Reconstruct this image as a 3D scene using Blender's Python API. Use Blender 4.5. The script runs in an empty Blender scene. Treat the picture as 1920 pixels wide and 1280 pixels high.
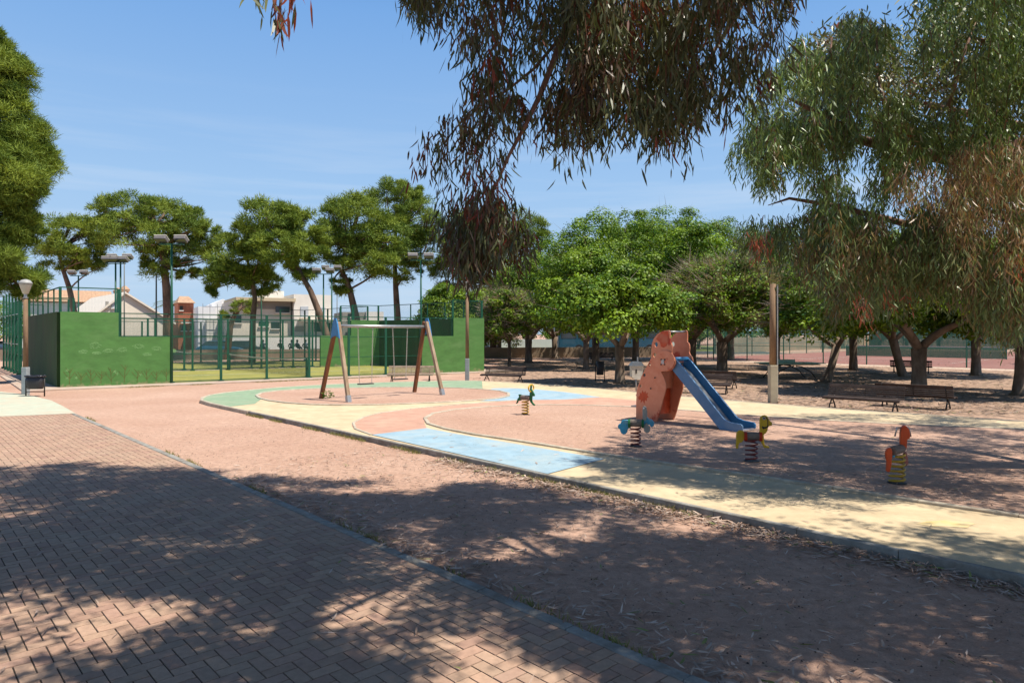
import bpy, bmesh, math, random
import numpy as np
from mathutils import Vector, Matrix
from mathutils.geometry import tessellate_polygon

R = math.radians
scene = bpy.context.scene
COL = scene.collection

# ------------------------------------------------------------------ camera, sky, sun, exposure
F = 1280.0          # focal length in photograph pixels (1920 wide)
EYE = 2.17          # eye height, metres
HZ = 625.0          # horizon row in the photograph
cam_d = bpy.data.cameras.new('camera')
cam_d.sensor_width = 36.0
cam_d.lens = 36.0 * F / 1920.0
cam_d.shift_y = -(640.0 - HZ) / 1920.0
cam_d.clip_end = 3000.0
cam_d.clip_start = 0.05
cam = bpy.data.objects.new('camera', cam_d)
cam.location = (0, 0, EYE)
cam.rotation_euler = (R(90), 0, 0)
COL.objects.link(cam)
scene.camera = cam

SUN = Vector((0.40, -0.15, 0.905)).normalized()
SUN_EL = math.asin(SUN.z)
SUN_ROT = math.atan2(SUN.x, SUN.y)
sd = bpy.data.lights.new('sun', 'SUN')
sd.energy = 5.0
sd.angle = R(0.55)
sd.color = (1.0, 0.93, 0.82)
sun = bpy.data.objects.new('sun', sd)
sun.rotation_euler = (-SUN).to_track_quat('-Z', 'Y').to_euler()
sun.location = (10, 0, 40)
COL.objects.link(sun)

world = bpy.data.worlds.new('World')
scene.world = world
world.use_nodes = True
wn, wl = world.node_tree.nodes, world.node_tree.links
wn.clear()
sky = wn.new('ShaderNodeTexSky')
sky.sky_type = 'NISHITA'
sky.sun_disc = False
sky.sun_elevation = SUN_EL
sky.sun_rotation = SUN_ROT
sky.altitude = 0
sky.air_density = 1.25
sky.dust_density = 0.55
sky.ozone_density = 3.0
tc = wn.new('ShaderNodeTexCoord')
mp = wn.new('ShaderNodeMapping')
mp.inputs['Scale'].default_value = (1.2, 1.0, 16.0)
mp.inputs['Rotation'].default_value = (0, R(6), 0)
nz = wn.new('ShaderNodeTexNoise')
nz.inputs['Scale'].default_value = 2.2
nz.inputs['Detail'].default_value = 7
nz.inputs['Roughness'].default_value = 0.55
rmp = wn.new('ShaderNodeValToRGB')
rmp.color_ramp.elements[0].position = 0.47
rmp.color_ramp.elements[0].color = (0, 0, 0, 1)
rmp.color_ramp.elements[1].position = 0.8
rmp.color_ramp.elements[1].color = (0.5, 0.5, 0.5, 1)
sep = wn.new('ShaderNodeSeparateXYZ')
band = wn.new('ShaderNodeMapRange')       # thin cloud lies low over the horizon
band.inputs['From Min'].default_value = 0.34
band.inputs['From Max'].default_value = 0.14
mul = wn.new('ShaderNodeMath'); mul.operation = 'MULTIPLY'
mixc = wn.new('ShaderNodeMix'); mixc.data_type = 'RGBA'
bg = wn.new('ShaderNodeBackground')
bg.inputs['Strength'].default_value = 0.068
wo = wn.new('ShaderNodeOutputWorld')
wl.new(tc.outputs['Generated'], mp.inputs['Vector'])
wl.new(mp.outputs['Vector'], nz.inputs['Vector'])
wl.new(nz.outputs['Fac'], rmp.inputs['Fac'])
wl.new(tc.outputs['Generated'], sep.inputs['Vector'])
wl.new(sep.outputs['Z'], band.inputs['Value'])
wl.new(rmp.outputs['Color'], mul.inputs[0])
wl.new(band.outputs['Result'], mul.inputs[1])
wl.new(mul.outputs[0], mixc.inputs[0])
hs = wn.new('ShaderNodeHueSaturation')
hs.inputs['Saturation'].default_value = 1.06
wl.new(sky.outputs['Color'], hs.inputs['Color'])
tint = wn.new('ShaderNodeMix'); tint.data_type = 'RGBA'; tint.blend_type = 'MULTIPLY'; tint.inputs[0].default_value = 1.0
tint.inputs[7].default_value = (0.92, 1.0, 1.14, 1)
wl.new(hs.outputs['Color'], tint.inputs[6])
hzn = wn.new('ShaderNodeMapRange')        # the lower sky is paler and brighter than the dome overhead
hzn.inputs['From Min'].default_value = 0.78; hzn.inputs['From Max'].default_value = 0.42
hzn.inputs['To Min'].default_value = 0.0; hzn.inputs['To Max'].default_value = 0.9
low = wn.new('ShaderNodeValToRGB')
K_ = 0.76 / 0.068 / 10.0
cr_ = low.color_ramp
for pos, c_ in ((0.0, (.50, .67, .86)), (0.2, (.36, .575, .87)), (0.46, (.168, .385, .785))):
    e_ = cr_.elements[0] if pos == 0.0 else (cr_.elements[1] if pos == 0.2 else cr_.elements.new(pos))
    e_.position = pos; e_.color = (c_[0]*K_, c_[1]*K_, c_[2]*K_, 1)
x10 = wn.new('ShaderNodeVectorMath'); x10.operation = 'SCALE'; x10.inputs['Scale'].default_value = 10.0
wl.new(sep.outputs['Z'], low.inputs['Fac']); wl.new(low.outputs['Color'], x10.inputs[0])
hmx = wn.new('ShaderNodeMix'); hmx.data_type = 'RGBA'
wl.new(sep.outputs['Z'], hzn.inputs['Value']); wl.new(hzn.outputs['Result'], hmx.inputs[0])
wl.new(tint.outputs[2], hmx.inputs[6]); wl.new(x10.outputs[0], hmx.inputs[7])
wl.new(hmx.outputs[2], mixc.inputs[6])
mixc.inputs[7].default_value = (8.2, 9.0, 10.0, 1)
wl.new(mixc.outputs[2], bg.inputs['Color'])
wl.new(bg.outputs['Background'], wo.inputs['Surface'])

scene.view_settings.view_transform = 'Standard'
scene.view_settings.look = 'None'
scene.view_settings.exposure = 0.46
scene.view_settings.gamma = 1.0
scene.view_settings.use_curve_mapping = False
scene.cycles.use_denoising = True
scene.cycles.max_bounces = 6
scene.cycles.diffuse_bounces = 3
scene.cycles.glossy_bounces = 3
scene.cycles.transmission_bounces = 3
scene.cycles.transparent_max_bounces = 24
scene.cycles.caustics_reflective = False
scene.cycles.caustics_refractive = False

# ------------------------------------------------------------------ placing helpers
def G(px, py, z=0.0):
    """ground point seen at a pixel of the photograph"""
    Y = F * (EYE - z) / (py - HZ)
    return Vector(((px - 960.0) / F * Y, Y, z))

def atY(px, py, Y):
    return Vector(((px - 960.0) / F * Y, Y, EYE + (HZ - py) / F * Y))

def on_plane(px, py, O, d):
    """(a, z) of the pixel's ray in the upright plane through O along d"""
    r = Vector(((px - 960.0) / F, 1.0, (HZ - py) / F))
    n = Vector((-d.y, d.x, 0))
    t = (O.x * n.x + O.y * n.y) / (r.x * n.x + r.y * n.y)
    P = r * t + Vector((0, 0, EYE))
    return ((P.x - O.x) * d.x + (P.y - O.y) * d.y, P.z - O.z)

def proj(P):
    return 960 + F * P[0] / P[1], HZ - F * (P[2] - EYE) / P[1]

U = Vector((-0.675, 0.737, 0))      # the park's long direction, away to the left
V = Vector((0.737, 0.675, 0))

# ------------------------------------------------------------------ materials
MATS = {}
def nodes_of(m):
    m.use_nodes = True
    return m.node_tree.nodes, m.node_tree.links

def mat(name, c, rough=0.8, var=0.25, scale=6.0, c2=None, bump=0.0, bscale=40.0, metal=0.0, spec=0.35, detail=6, coat=0.0, stretch=None, c2amt=(0.45, 0.7)):
    if name in MATS: return MATS[name]
    m = bpy.data.materials.new(name)
    n, l = nodes_of(m)
    b = n['Principled BSDF']
    b.inputs['Roughness'].default_value = rough
    b.inputs['Metallic'].default_value = metal
    b.inputs['Specular IOR Level'].default_value = spec
    b.inputs['Coat Weight'].default_value = coat
    t = n.new('ShaderNodeTexCoord')
    src = t.outputs['Object']
    if stretch:
        mpp = n.new('ShaderNodeMapping'); mpp.inputs['Scale'].default_value = stretch
        l.new(src, mpp.inputs['Vector']); src = mpp.outputs['Vector']
    z = n.new('ShaderNodeTexNoise'); z.inputs['Scale'].default_value = scale; z.inputs['Detail'].default_value = detail
    z.inputs['Roughness'].default_value = 0.62
    l.new(src, z.inputs['Vector'])
    rp = n.new('ShaderNodeValToRGB')
    rp.color_ramp.elements[0].position = 0.3; rp.color_ramp.elements[1].position = 0.72
    rp.color_ramp.elements[0].color = (c[0]*(1-var), c[1]*(1-var), c[2]*(1-var), 1)
    rp.color_ramp.elements[1].color = (min(1, c[0]*(1+var*.7)), min(1, c[1]*(1+var*.7)), min(1, c[2]*(1+var*.7)), 1)
    l.new(z.outputs['Fac'], rp.inputs['Fac'])
    out = rp.outputs['Color']
    if c2:
        z2 = n.new('ShaderNodeTexNoise'); z2.inputs['Scale'].default_value = scale * 0.35; z2.inputs['Detail'].default_value = 8
        z2.inputs['Roughness'].default_value = 0.7
        l.new(src, z2.inputs['Vector'])
        r2 = n.new('ShaderNodeValToRGB'); r2.color_ramp.elements[0].position = c2amt[0]; r2.color_ramp.elements[1].position = c2amt[1]
        l.new(z2.outputs['Fac'], r2.inputs['Fac'])
        mx = n.new('ShaderNodeMix'); mx.data_type = 'RGBA'
        l.new(r2.outputs['Color'], mx.inputs[0]); l.new(out, mx.inputs[6]); mx.inputs[7].default_value = (*c2, 1)
        out = mx.outputs[2]
    l.new(out, b.inputs['Base Color'])
    if bump:
        zb = n.new('ShaderNodeTexNoise'); zb.inputs['Scale'].default_value = bscale; zb.inputs['Detail'].default_value = 8
        l.new(src, zb.inputs['Vector'])
        bp = n.new('ShaderNodeBump'); bp.inputs['Strength'].default_value = bump; bp.inputs['Distance'].default_value = 0.02
        l.new(zb.outputs['Fac'], bp.inputs['Height']); l.new(bp.outputs['Normal'], b.inputs['Normal'])
    MATS[name] = m
    return m

def leaf_mat(name, trans=0.35, rough=0.45, spec=0.4):
    """colour of every leaf is stored on the mesh, since leaves differ"""
    m = bpy.data.materials.new(name)
    n, l = nodes_of(m)
    b = n['Principled BSDF']; out = n['Material Output']
    b.inputs['Roughness'].default_value = rough
    b.inputs['Specular IOR Level'].default_value = spec
    a = n.new('ShaderNodeAttribute'); a.attribute_name = 'tone'
    l.new(a.outputs['Color'], b.inputs['Base Color'])
    tr = n.new('ShaderNodeBsdfTranslucent')
    mx0 = n.new('ShaderNodeMix'); mx0.data_type = 'RGBA'; mx0.blend_type = 'MULTIPLY'; mx0.inputs[0].default_value = 1
    l.new(a.outputs['Color'], mx0.inputs[6]); mx0.inputs[7].default_value = (1.6, 1.5, 0.7, 1)
    l.new(mx0.outputs[2], tr.inputs['Color'])
    mx = n.new('ShaderNodeMixShader'); mx.inputs[0].default_value = trans
    l.new(b.outputs[0], mx.inputs[1]); l.new(tr.outputs[0], mx.inputs[2]); l.new(mx.outputs[0], out.inputs['Surface'])
    return m

def tone_mat(name, rough=0.85, bump=0.25, bscale=60, var=0.22, vscale=14, dirt=None):
    m = bpy.data.materials.new(name)
    n, l = nodes_of(m)
    b = n['Principled BSDF']; b.inputs['Roughness'].default_value = rough; b.inputs['Specular IOR Level'].default_value = 0.25
    a = n.new('ShaderNodeAttribute'); a.attribute_name = 'tone'
    t = n.new('ShaderNodeTexCoord')
    z = n.new('ShaderNodeTexNoise'); z.inputs['Scale'].default_value = vscale; z.inputs['Detail'].default_value = 8; z.inputs['Roughness'].default_value = 0.7
    l.new(t.outputs['Object'], z.inputs['Vector'])
    mr = n.new('ShaderNodeMapRange'); mr.inputs['From Min'].default_value = 0.3; mr.inputs['From Max'].default_value = 0.7
    mr.inputs['To Min'].default_value = 1 - var; mr.inputs['To Max'].default_value = 1 + var
    l.new(z.outputs['Fac'], mr.inputs['Value'])
    vm = n.new('ShaderNodeVectorMath'); vm.operation = 'SCALE'
    l.new(a.outputs['Color'], vm.inputs[0]); l.new(mr.outputs[0], vm.inputs['Scale'])
    out = vm.outputs[0]
    if dirt:
        z2 = n.new('ShaderNodeTexNoise'); z2.inputs['Scale'].default_value = 0.9; z2.inputs['Detail'].default_value = 9; z2.inputs['Roughness'].default_value = 0.68
        l.new(t.outputs['Object'], z2.inputs['Vector'])
        r2 = n.new('ShaderNodeMapRange'); r2.inputs['From Min'].default_value = 0.48; r2.inputs['From Max'].default_value = 0.72; r2.inputs['To Max'].default_value = 0.6
        l.new(z2.outputs['Fac'], r2.inputs['Value'])
        mx = n.new('ShaderNodeMix'); mx.data_type = 'RGBA'
        l.new(r2.outputs[0], mx.inputs[0]); l.new(out, mx.inputs[6]); mx.inputs[7].default_value = (*dirt, 1)
        out = mx.outputs[2]
    l.new(out, b.inputs['Base Color'])
    zb = n.new('ShaderNodeTexNoise'); zb.inputs['Scale'].default_value = bscale; zb.inputs['Detail'].default_value = 6
    l.new(t.outputs['Object'], zb.inputs['Vector'])
    bp = n.new('ShaderNodeBump'); bp.inputs['Strength'].default_value = bump; bp.inputs['Distance'].default_value = 0.01
    l.new(zb.outputs['Fac'], bp.inputs['Height']); l.new(bp.outputs['Normal'], b.inputs['Normal'])
    return m

def mesh_wire_mat(name, c, step, wire, fill=0.0):
    """woven wire: open between the wires; wires laid out in the panel's own metres (UV)"""
    m = bpy.data.materials.new(name)
    n, l = nodes_of(m)
    b = n['Principled BSDF']; out = n['Material Output']
    b.inputs['Base Color'].default_value = (*c, 1); b.inputs['Roughness'].default_value = 0.5
    uv = n.new('ShaderNodeUVMap')
    s = n.new('ShaderNodeSeparateXYZ'); l.new(uv.outputs['UV'], s.inputs[0])
    fac = []
    for ax in ('X', 'Y'):
        d = n.new('ShaderNodeMath'); d.operation = 'DIVIDE'; d.inputs[1].default_value = step; l.new(s.outputs[ax], d.inputs[0])
        f = n.new('ShaderNodeMath'); f.operation = 'FRACT'; l.new(d.outputs[0], f.inputs[0])
        g = n.new('ShaderNodeMath'); g.operation = 'LESS_THAN'; g.inputs[1].default_value = wire / step; l.new(f.outputs[0], g.inputs[0])
        fac.append(g)
    mxx = n.new('ShaderNodeMath'); mxx.operation = 'MAXIMUM'; l.new(fac[0].outputs[0], mxx.inputs[0]); l.new(fac[1].outputs[0], mxx.inputs[1])
    m2 = n.new('ShaderNodeMath'); m2.operation = 'MAXIMUM'; l.new(mxx.outputs[0], m2.inputs[0]); m2.inputs[1].default_value = fill
    tr = n.new('ShaderNodeBsdfTransparent')
    ms = n.new('ShaderNodeMixShader'); l.new(m2.outputs[0], ms.inputs[0]); l.new(tr.outputs[0], ms.inputs[1]); l.new(b.outputs[0], ms.inputs[2])
    l.new(ms.outputs[0], out.inputs['Surface'])
    return m

def glass_mat():
    m = bpy.data.materials.new('dark_window_glass')
    n, l = nodes_of(m)
    b = n['Principled BSDF']; b.inputs['Base Color'].default_value = (0.03, 0.04, 0.045, 1)
    b.inputs['Roughness'].default_value = 0.08; b.inputs['Specular IOR Level'].default_value = 0.8
    return m

# ------------------------------------------------------------------ mesh builders
class MB:
    def __init__(s): s.v = []; s.f = []
    def add(s, vs, fs):
        k = len(s.v); s.v += [tuple(v) for v in vs]; s.f += [tuple(i + k for i in f) for f in fs]; return s
    def box(s, c, d, rz=0.0, M=None):
        c = Vector(c); h = [x / 2 for x in d]
        Mx = M if M is not None else Matrix.Rotation(rz, 3, 'Z')
        vs = [c + Mx @ Vector((x * h[0], y * h[1], z * h[2])) for z in (-1, 1) for y in (-1, 1) for x in (-1, 1)]
        return s.add(vs, [(0, 2, 3, 1), (4, 5, 7, 6), (0, 1, 5, 4), (2, 6, 7, 3), (0, 4, 6, 2), (1, 3, 7, 5)])
    def beam(s, a, b, w, h, up=(0, 0, 1), w2=None, h2=None):
        a = Vector(a); b = Vector(b); d = (b - a).normalized(); up = Vector(up)
        x = d.cross(up)
        if x.length < 1e-4: x = d.cross(Vector((1, 0, 0)))
        x.normalize(); y = x.cross(d).normalized()
        w2 = w if w2 is None else w2; h2 = h if h2 is None else h2
        vs = [a - x*w/2 - y*h/2, a + x*w/2 - y*h/2, a + x*w/2 + y*h/2, a - x*w/2 + y*h/2,
              b - x*w2/2 - y*h2/2, b + x*w2/2 - y*h2/2, b + x*w2/2 + y*h2/2, b - x*w2/2 + y*h2/2]
        return s.add(vs, [(0, 3, 2, 1), (4, 5, 6, 7), (0, 1, 5, 4), (1, 2, 6, 5), (2, 3, 7, 6), (3, 0, 4, 7)])
    def tube(s, pts, rad, n=8, cap=True):
        pts = [Vector(p) for p in pts]; m = len(pts)
        if not hasattr(rad, '__len__'): rad = [rad] * m
        t0 = (pts[1] - pts[0]).normalized()
        x = t0.orthogonal().normalized()
        vs = []
        for i, p in enumerate(pts):
            t = (pts[min(i + 1, m - 1)] - pts[max(i - 1, 0)])
            t = t.normalized() if t.length > 1e-9 else t0
            x = (x - t * x.dot(t)); x = x.normalized() if x.length > 1e-6 else t.orthogonal().normalized()
            y = t.cross(x)
            for k in range(n):
                a = 2 * math.pi * k / n
                vs.append(p + (x * math.cos(a) + y * math.sin(a)) * rad[i])
        fs = [(i*n + k, i*n + (k+1) % n, (i+1)*n + (k+1) % n, (i+1)*n + k) for i in range(m - 1) for k in range(n)]
        if cap: fs += [tuple(reversed(range(n))), tuple(range((m-1)*n, m*n))]
        return s.add(vs, fs)
    def lathe(s, prof, c=(0, 0, 0), n=16):
        c = Vector(c); vs = []
        for r, z in prof:
            for k in range(n):
                a = 2 * math.pi * k / n; vs.append(c + Vector((r * math.cos(a), r * math.sin(a), z)))
        m = len(prof)
        fs = [(i*n + k, i*n + (k+1) % n, (i+1)*n + (k+1) % n, (i+1)*n + k) for i in range(m-1) for k in range(n)]
        fs += [tuple(reversed(range(n))), tuple(range((m-1)*n, m*n))]
        return s.add(vs, fs)
    def prism(s, outline, O, d, th, holes=(), shift=0.0):
        """outline in (a, z) of an upright plane along d, given a thickness"""
        O = Vector(O); d = Vector(d); nrm = Vector((-d.y, d.x, 0))
        loops = [list(outline)] + [list(h) for h in holes]
        flat = [p for lp in loops for p in lp]
        tris = tessellate_polygon([[Vector((a, z, 0)) for a, z in lp] for lp in loops])
        N = len(flat)
        P = lambda a, z, o: O + d * a + Vector((0, 0, z)) + nrm * o
        vs = [P(a, z, shift - th/2) for a, z in flat] + [P(a, z, shift + th/2) for a, z in flat]
        fs = []
        for t in tris:
            a, b, c = t
            cr = (flat[b][0]-flat[a][0])*(flat[c][1]-flat[a][1]) - (flat[b][1]-flat[a][1])*(flat[c][0]-flat[a][0])
            if cr < 0: b, c = c, b
            fs += [(a, b, c), (a + N, c + N, b + N)]
        k = 0
        for lp in loops:
            m = len(lp)
            for i in range(m):
                j = (i + 1) % m
                fs.append((k + i, k + j, k + j + N, k + i + N))
            k += m
        return s.add(vs, fs)
    def build(s, name, m, parent=None, smooth=False, bevel=0.0, fix=False):
        me = bpy.data.meshes.new(name); me.from_pydata(s.v, [], s.f)
        if fix:
            bm = bmesh.new(); bm.from_mesh(me); bmesh.ops.recalc_face_normals(bm, faces=bm.faces); bm.to_mesh(me); bm.free()
        if smooth: me.polygons.foreach_set('use_smooth', [True] * len(me.polygons))
        me.materials.append(m)
        o = bpy.data.objects.new(name, me); COL.objects.link(o)
        if parent: o.parent = parent
        if bevel:
            bv = o.modifiers.new('bevel', 'BEVEL'); bv.width = bevel; bv.segments = 2; bv.limit_method = 'ANGLE'; bv.angle_limit = R(40)
        return o

def thing(name, label, cat, loc=(0, 0, 0), rz=0.0, group=None):
    o = bpy.data.objects.new(name, None); COL.objects.link(o)
    o.empty_display_size = 0.3
    o.location = loc; o.rotation_euler = (0, 0, rz)
    return tag(o, label, cat, group)
def tag(o, label, cat, group=None):
    o['label'] = label; o['category'] = cat
    if group: o['group'] = group
    return o
def structure(o, kind='structure'):
    o['kind'] = kind; return o
def copy_tree(root, loc, rz, label, group=None):
    r = root.copy(); COL.objects.link(r); r.location = loc; r.rotation_euler = (0, 0, rz); r['label'] = label
    if group: r['group'] = group
    for ch in list(root.children):
        c = ch.copy(); COL.objects.link(c); c.parent = r
        for g in list(ch.children):
            q = g.copy(); COL.objects.link(q); q.parent = c
    return r

def np_mesh(name, V, sizes, loops, tone, m, parent=None):
    me = bpy.data.meshes.new(name)
    me.vertices.add(len(V)); me.vertices.foreach_set('co', np.asarray(V, np.float32).ravel())
    me.loops.add(len(loops)); me.loops.foreach_set('vertex_index', np.asarray(loops, np.int32))
    me.polygons.add(len(sizes))
    st = np.concatenate([[0], np.cumsum(sizes)[:-1]]).astype(np.int32)
    me.polygons.foreach_set('loop_start', st)
    try: me.polygons.foreach_set('loop_total', np.asarray(sizes, np.int32))
    except Exception: pass
    at = me.attributes.new('tone', 'FLOAT_COLOR', 'POINT')
    at.data.foreach_set('color', np.concatenate([tone, np.ones((len(V), 1))], 1).astype(np.float32).ravel())
    me.update(calc_edges=True); me.validate()
    me.materials.append(m)
    o = bpy.data.objects.new(name, me); COL.objects.link(o)
    if parent: o.parent = parent
    return o

def unit(a): return a / np.maximum(np.linalg.norm(a, axis=1, keepdims=True), 1e-9)

def sickle_arrays(B, D, S, L, W, C, tone):
    """long curved leaves: base, direction, width direction, length, width, sickle bend"""
    N = len(B); L = L[:, None]; W = W[:, None]; C = C[:, None]
    t = [0, .33, .33, .72, .72, 1]; w = [0, -.5, .5, -.38, .38, 0]
    V = np.stack([B + D*L*t[i] + S*(W*w[i] + C*t[i]**2*L) for i in range(6)], 1).reshape(-1, 3)
    k = (np.arange(N) * 6)[:, None]
    loops = (k + np.array([0, 1, 2, 1, 3, 4, 2, 3, 5, 4])).ravel()
    return V, np.tile([3, 4, 3], N), loops, np.repeat(tone, 6, 0)

def diamond_arrays(B, D, S, Nn, L, W, tone):
    """broad leaf, folded a little along its midrib"""
    N = len(B); L = L[:, None]; W = W[:, None]
    V = np.stack([B, B + D*L*.5 - S*W*.5 + Nn*W*.12, B + D*L, B + D*L*.5 + S*W*.5 + Nn*W*.12], 1).reshape(-1, 3)
    loops = np.arange(N * 4)
    return V, np.full(N, 4), loops, np.repeat(tone, 4, 0)

def tri_arrays(B, D, S, L, W, tone):
    N = len(B); L = L[:, None]; W = W[:, None]
    V = np.stack([B - S*W*.5, B + S*W*.5, B + D*L], 1).reshape(-1, 3)
    return V, np.full(N, 3), np.arange(N * 3), np.repeat(tone, 3, 0)

# ------------------------------------------------------------------ shared materials
m_dirt = None
def ground_mat():
    m = bpy.data.materials.new('pink_gravelly_dirt')
    n, l = nodes_of(m)
    b = n['Principled BSDF']; b.inputs['Roughness'].default_value = 0.95; b.inputs['Specular IOR Level'].default_value = 0.15
    t = n.new('ShaderNodeTexCoord')
    def noise(sc, det, rg=0.6):
        z = n.new('ShaderNodeTexNoise'); z.inputs['Scale'].default_value = sc; z.inputs['Detail'].default_value = det; z.inputs['Roughness'].default_value = rg
        l.new(t.outputs['Object'], z.inputs['Vector']); return z.outputs['Fac']
    def ramp(fac, p0, p1, c0, c1):
        r = n.new('ShaderNodeValToRGB'); r.color_ramp.elements[0].position = p0; r.color_ramp.elements[1].position = p1
        r.color_ramp.elements[0].color = (*c0, 1); r.color_ramp.elements[1].color = (*c1, 1); l.new(fac, r.inputs['Fac']); return r.outputs['Color']
    def mix(f, a, c, blend='MIX'):
        x = n.new('ShaderNodeMix'); x.data_type = 'RGBA'; x.blend_type = blend
        if isinstance(f, float): x.inputs[0].default_value = f
        else: l.new(f, x.inputs[0])
        l.new(a, x.inputs[6])
        if isinstance(c, tuple): x.inputs[7].default_value = (*c, 1)
        else: l.new(c, x.inputs[7])
        return x.outputs[2]
    base = ramp(noise(0.35, 6), 0.35, 0.68, (0.455, 0.290, 0.212), (0.53, 0.360, 0.272))
    fine = ramp(noise(9, 10, 0.75), 0.32, 0.7, (0.76, 0.73, 0.72), (1.15, 1.15, 1.15))
    c = mix(1.0, base, fine, 'MULTIPLY')
    grit = ramp(noise(75, 4, 0.8), 0.33, 0.66, (0.76, 0.74, 0.73), (1.18, 1.18, 1.18))
    c = mix(0.8, c, grit, 'MULTIPLY')
    sp = ramp(noise(24, 3, 0.55), 0.66, 0.71, (0, 0, 0), (1, 1, 1))
    c = mix(sp, c, (0.13, 0.085, 0.06))
    pale = ramp(noise(1.7, 9, 0.7), 0.58, 0.75, (0, 0, 0), (0.55, 0.55, 0.55))
    c = mix(pale, c, (0.52, 0.37, 0.27))
    l.new(c, b.inputs['Base Color'])
    z1 = noise(6, 12, 0.75); z2 = noise(60, 5, 0.7)
    ad = n.new('ShaderNodeMath'); ad.operation = 'MULTIPLY_ADD'; l.new(z2, ad.inputs[0]); ad.inputs[1].default_value = 0.35; l.new(z1, ad.inputs[2])
    bp = n.new('ShaderNodeBump'); bp.inputs['Strength'].default_value = 0.55; bp.inputs['Distance'].default_value = 0.05
    l.new(ad.outputs[0], bp.inputs['Height']); l.new(bp.outputs['Normal'], b.inputs['Normal'])
    return m
m_dirt = ground_mat()
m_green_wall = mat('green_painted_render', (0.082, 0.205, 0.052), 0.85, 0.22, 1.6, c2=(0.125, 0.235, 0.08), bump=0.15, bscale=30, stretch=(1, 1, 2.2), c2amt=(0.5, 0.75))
def foot_dust(m, dust=(0.30, 0.24, 0.14)):
    '''splashed soil along the foot of a rendered wall'''
    n, l = m.node_tree.nodes, m.node_tree.links; b = n['Principled BSDF']
    src = b.inputs['Base Color'].links[0].from_socket
    t = n.new('ShaderNodeTexCoord'); sp = n.new('ShaderNodeSeparateXYZ'); l.new(t.outputs['Object'], sp.inputs[0])
    z = n.new('ShaderNodeTexNoise'); z.inputs['Scale'].default_value = 3.5; z.inputs['Detail'].default_value = 9; z.inputs['Roughness'].default_value = .7
    l.new(t.outputs['Object'], z.inputs['Vector'])
    a = n.new('ShaderNodeMath'); a.operation = 'MULTIPLY_ADD'; a.inputs[1].default_value = -0.9; a.inputs[2].default_value = 0.38
    l.new(z.outputs['Fac'], a.inputs[0])
    s_ = n.new('ShaderNodeMath'); s_.operation = 'ADD'; l.new(sp.outputs['Z'], s_.inputs[0]); l.new(a.outputs[0], s_.inputs[1])
    r = n.new('ShaderNodeMapRange'); r.inputs['From Min'].default_value = 0.10; r.inputs['From Max'].default_value = -0.02; r.inputs['To Max'].default_value = 0.75
    l.new(s_.outputs[0], r.inputs['Value'])
    x = n.new('ShaderNodeMix'); x.data_type = 'RGBA'; l.new(r.outputs[0], x.inputs[0]); l.new(src, x.inputs[6]); x.inputs[7].default_value = (*dust, 1)
    l.new(x.outputs[2], b.inputs['Base Color'])
foot_dust(m_green_wall)
m_end_wall = mat('stained_green_render_painted_shade', (0.034, 0.078, 0.022), 0.85, 0.35, 1.4, c2=(0.060, 0.062, 0.028), bump=0.2, bscale=30, stretch=(1, 1, .5), c2amt=(.45, .7))  # wall green darkened to carry its shade in the colour; brownish stains over it
m_post = mat('dark_green_steel', (0.012, 0.085, 0.048), 0.45, 0.2, 3)
m_teal_post = mat('teal_green_steel', (0.03, 0.16, 0.13), 0.5, 0.2, 3)
m_wire = mesh_wire_mat('green_welded_mesh', (0.03, 0.12, 0.09), 0.05, 0.0023)
m_wire_t = mesh_wire_mat('teal_chain_mesh', (0.07, 0.25, 0.19), 0.05, 0.006)
m_screen = mesh_wire_mat('green_windscreen', (0.04, 0.16, 0.10), 0.05, 0.036)
m_turf = mat('yellow_green_court_turf', (0.30, 0.275, 0.065), 0.9, 0.2, 1.2, c2=(0.20, 0.21, 0.055), bump=0.2, bscale=200)
m_conc = mat('grey_concrete', (0.36, 0.33, 0.29), 0.9, 0.2, 5, bump=0.3, bscale=50)
m_kerb = mat('grey_concrete_kerb', (0.30, 0.29, 0.26), 0.9, 0.25, 8, c2=(0.17, 0.14, 0.11), bump=0.35, bscale=50)
m_palekerb = mat('pale_concrete_kerb', (0.50, 0.44, 0.34), 0.9, 0.22, 8, c2=(0.33, 0.26, 0.19), bump=0.3, bscale=50)
def paint(name, c, c2):
    return mat(name, c, 0.85, 0.16, 3.5, c2=c2, bump=0.4, bscale=120, spec=0.2, c2amt=(0.46, 0.74), detail=12)
m_cream = paint('cream_path_paint', (0.60, 0.475, 0.305), (0.47, 0.36, 0.225))
m_pink = paint('pink_path_paint', (0.51, 0.295, 0.215), (0.52, 0.36, 0.26))
m_blue = paint('pale_blue_path_paint', (0.29, 0.42, 0.50), (0.40, 0.46, 0.46))
m_mint = paint('mint_green_path_paint', (0.25, 0.345, 0.225), (0.34, 0.37, 0.25))
m_pale = mat('pale_grey_green_paving', (0.46, 0.48, 0.37), 0.9, 0.12, 3, c2=(0.50, 0.42, 0.31), bump=0.2, bscale=60)
m_bark = mat('grey_brown_bark', (0.16, 0.115, 0.080), 0.95, 0.45, 7, c2=(0.26, 0.20, 0.15), bump=0.9, bscale=18, stretch=(1, 1, 0.35))
m_pbark = mat('pine_bark', (0.13, 0.085, 0.06), 0.95, 0.5, 6, c2=(0.24, 0.15, 0.10), bump=0.9, bscale=12, stretch=(1, 1, 0.4))
m_ebark = mat('eucalyptus_bark', (0.27, 0.155, 0.11), 0.8, 0.4, 5, c2=(0.16, 0.10, 0.08), bump=0.5, bscale=20)
m_wood = mat('weathered_post_wood', (0.24, 0.15, 0.085), 0.85, 0.35, 9, c2=(0.14, 0.09, 0.06), bump=0.4, bscale=40, stretch=(1, 1, 0.15))
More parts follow.
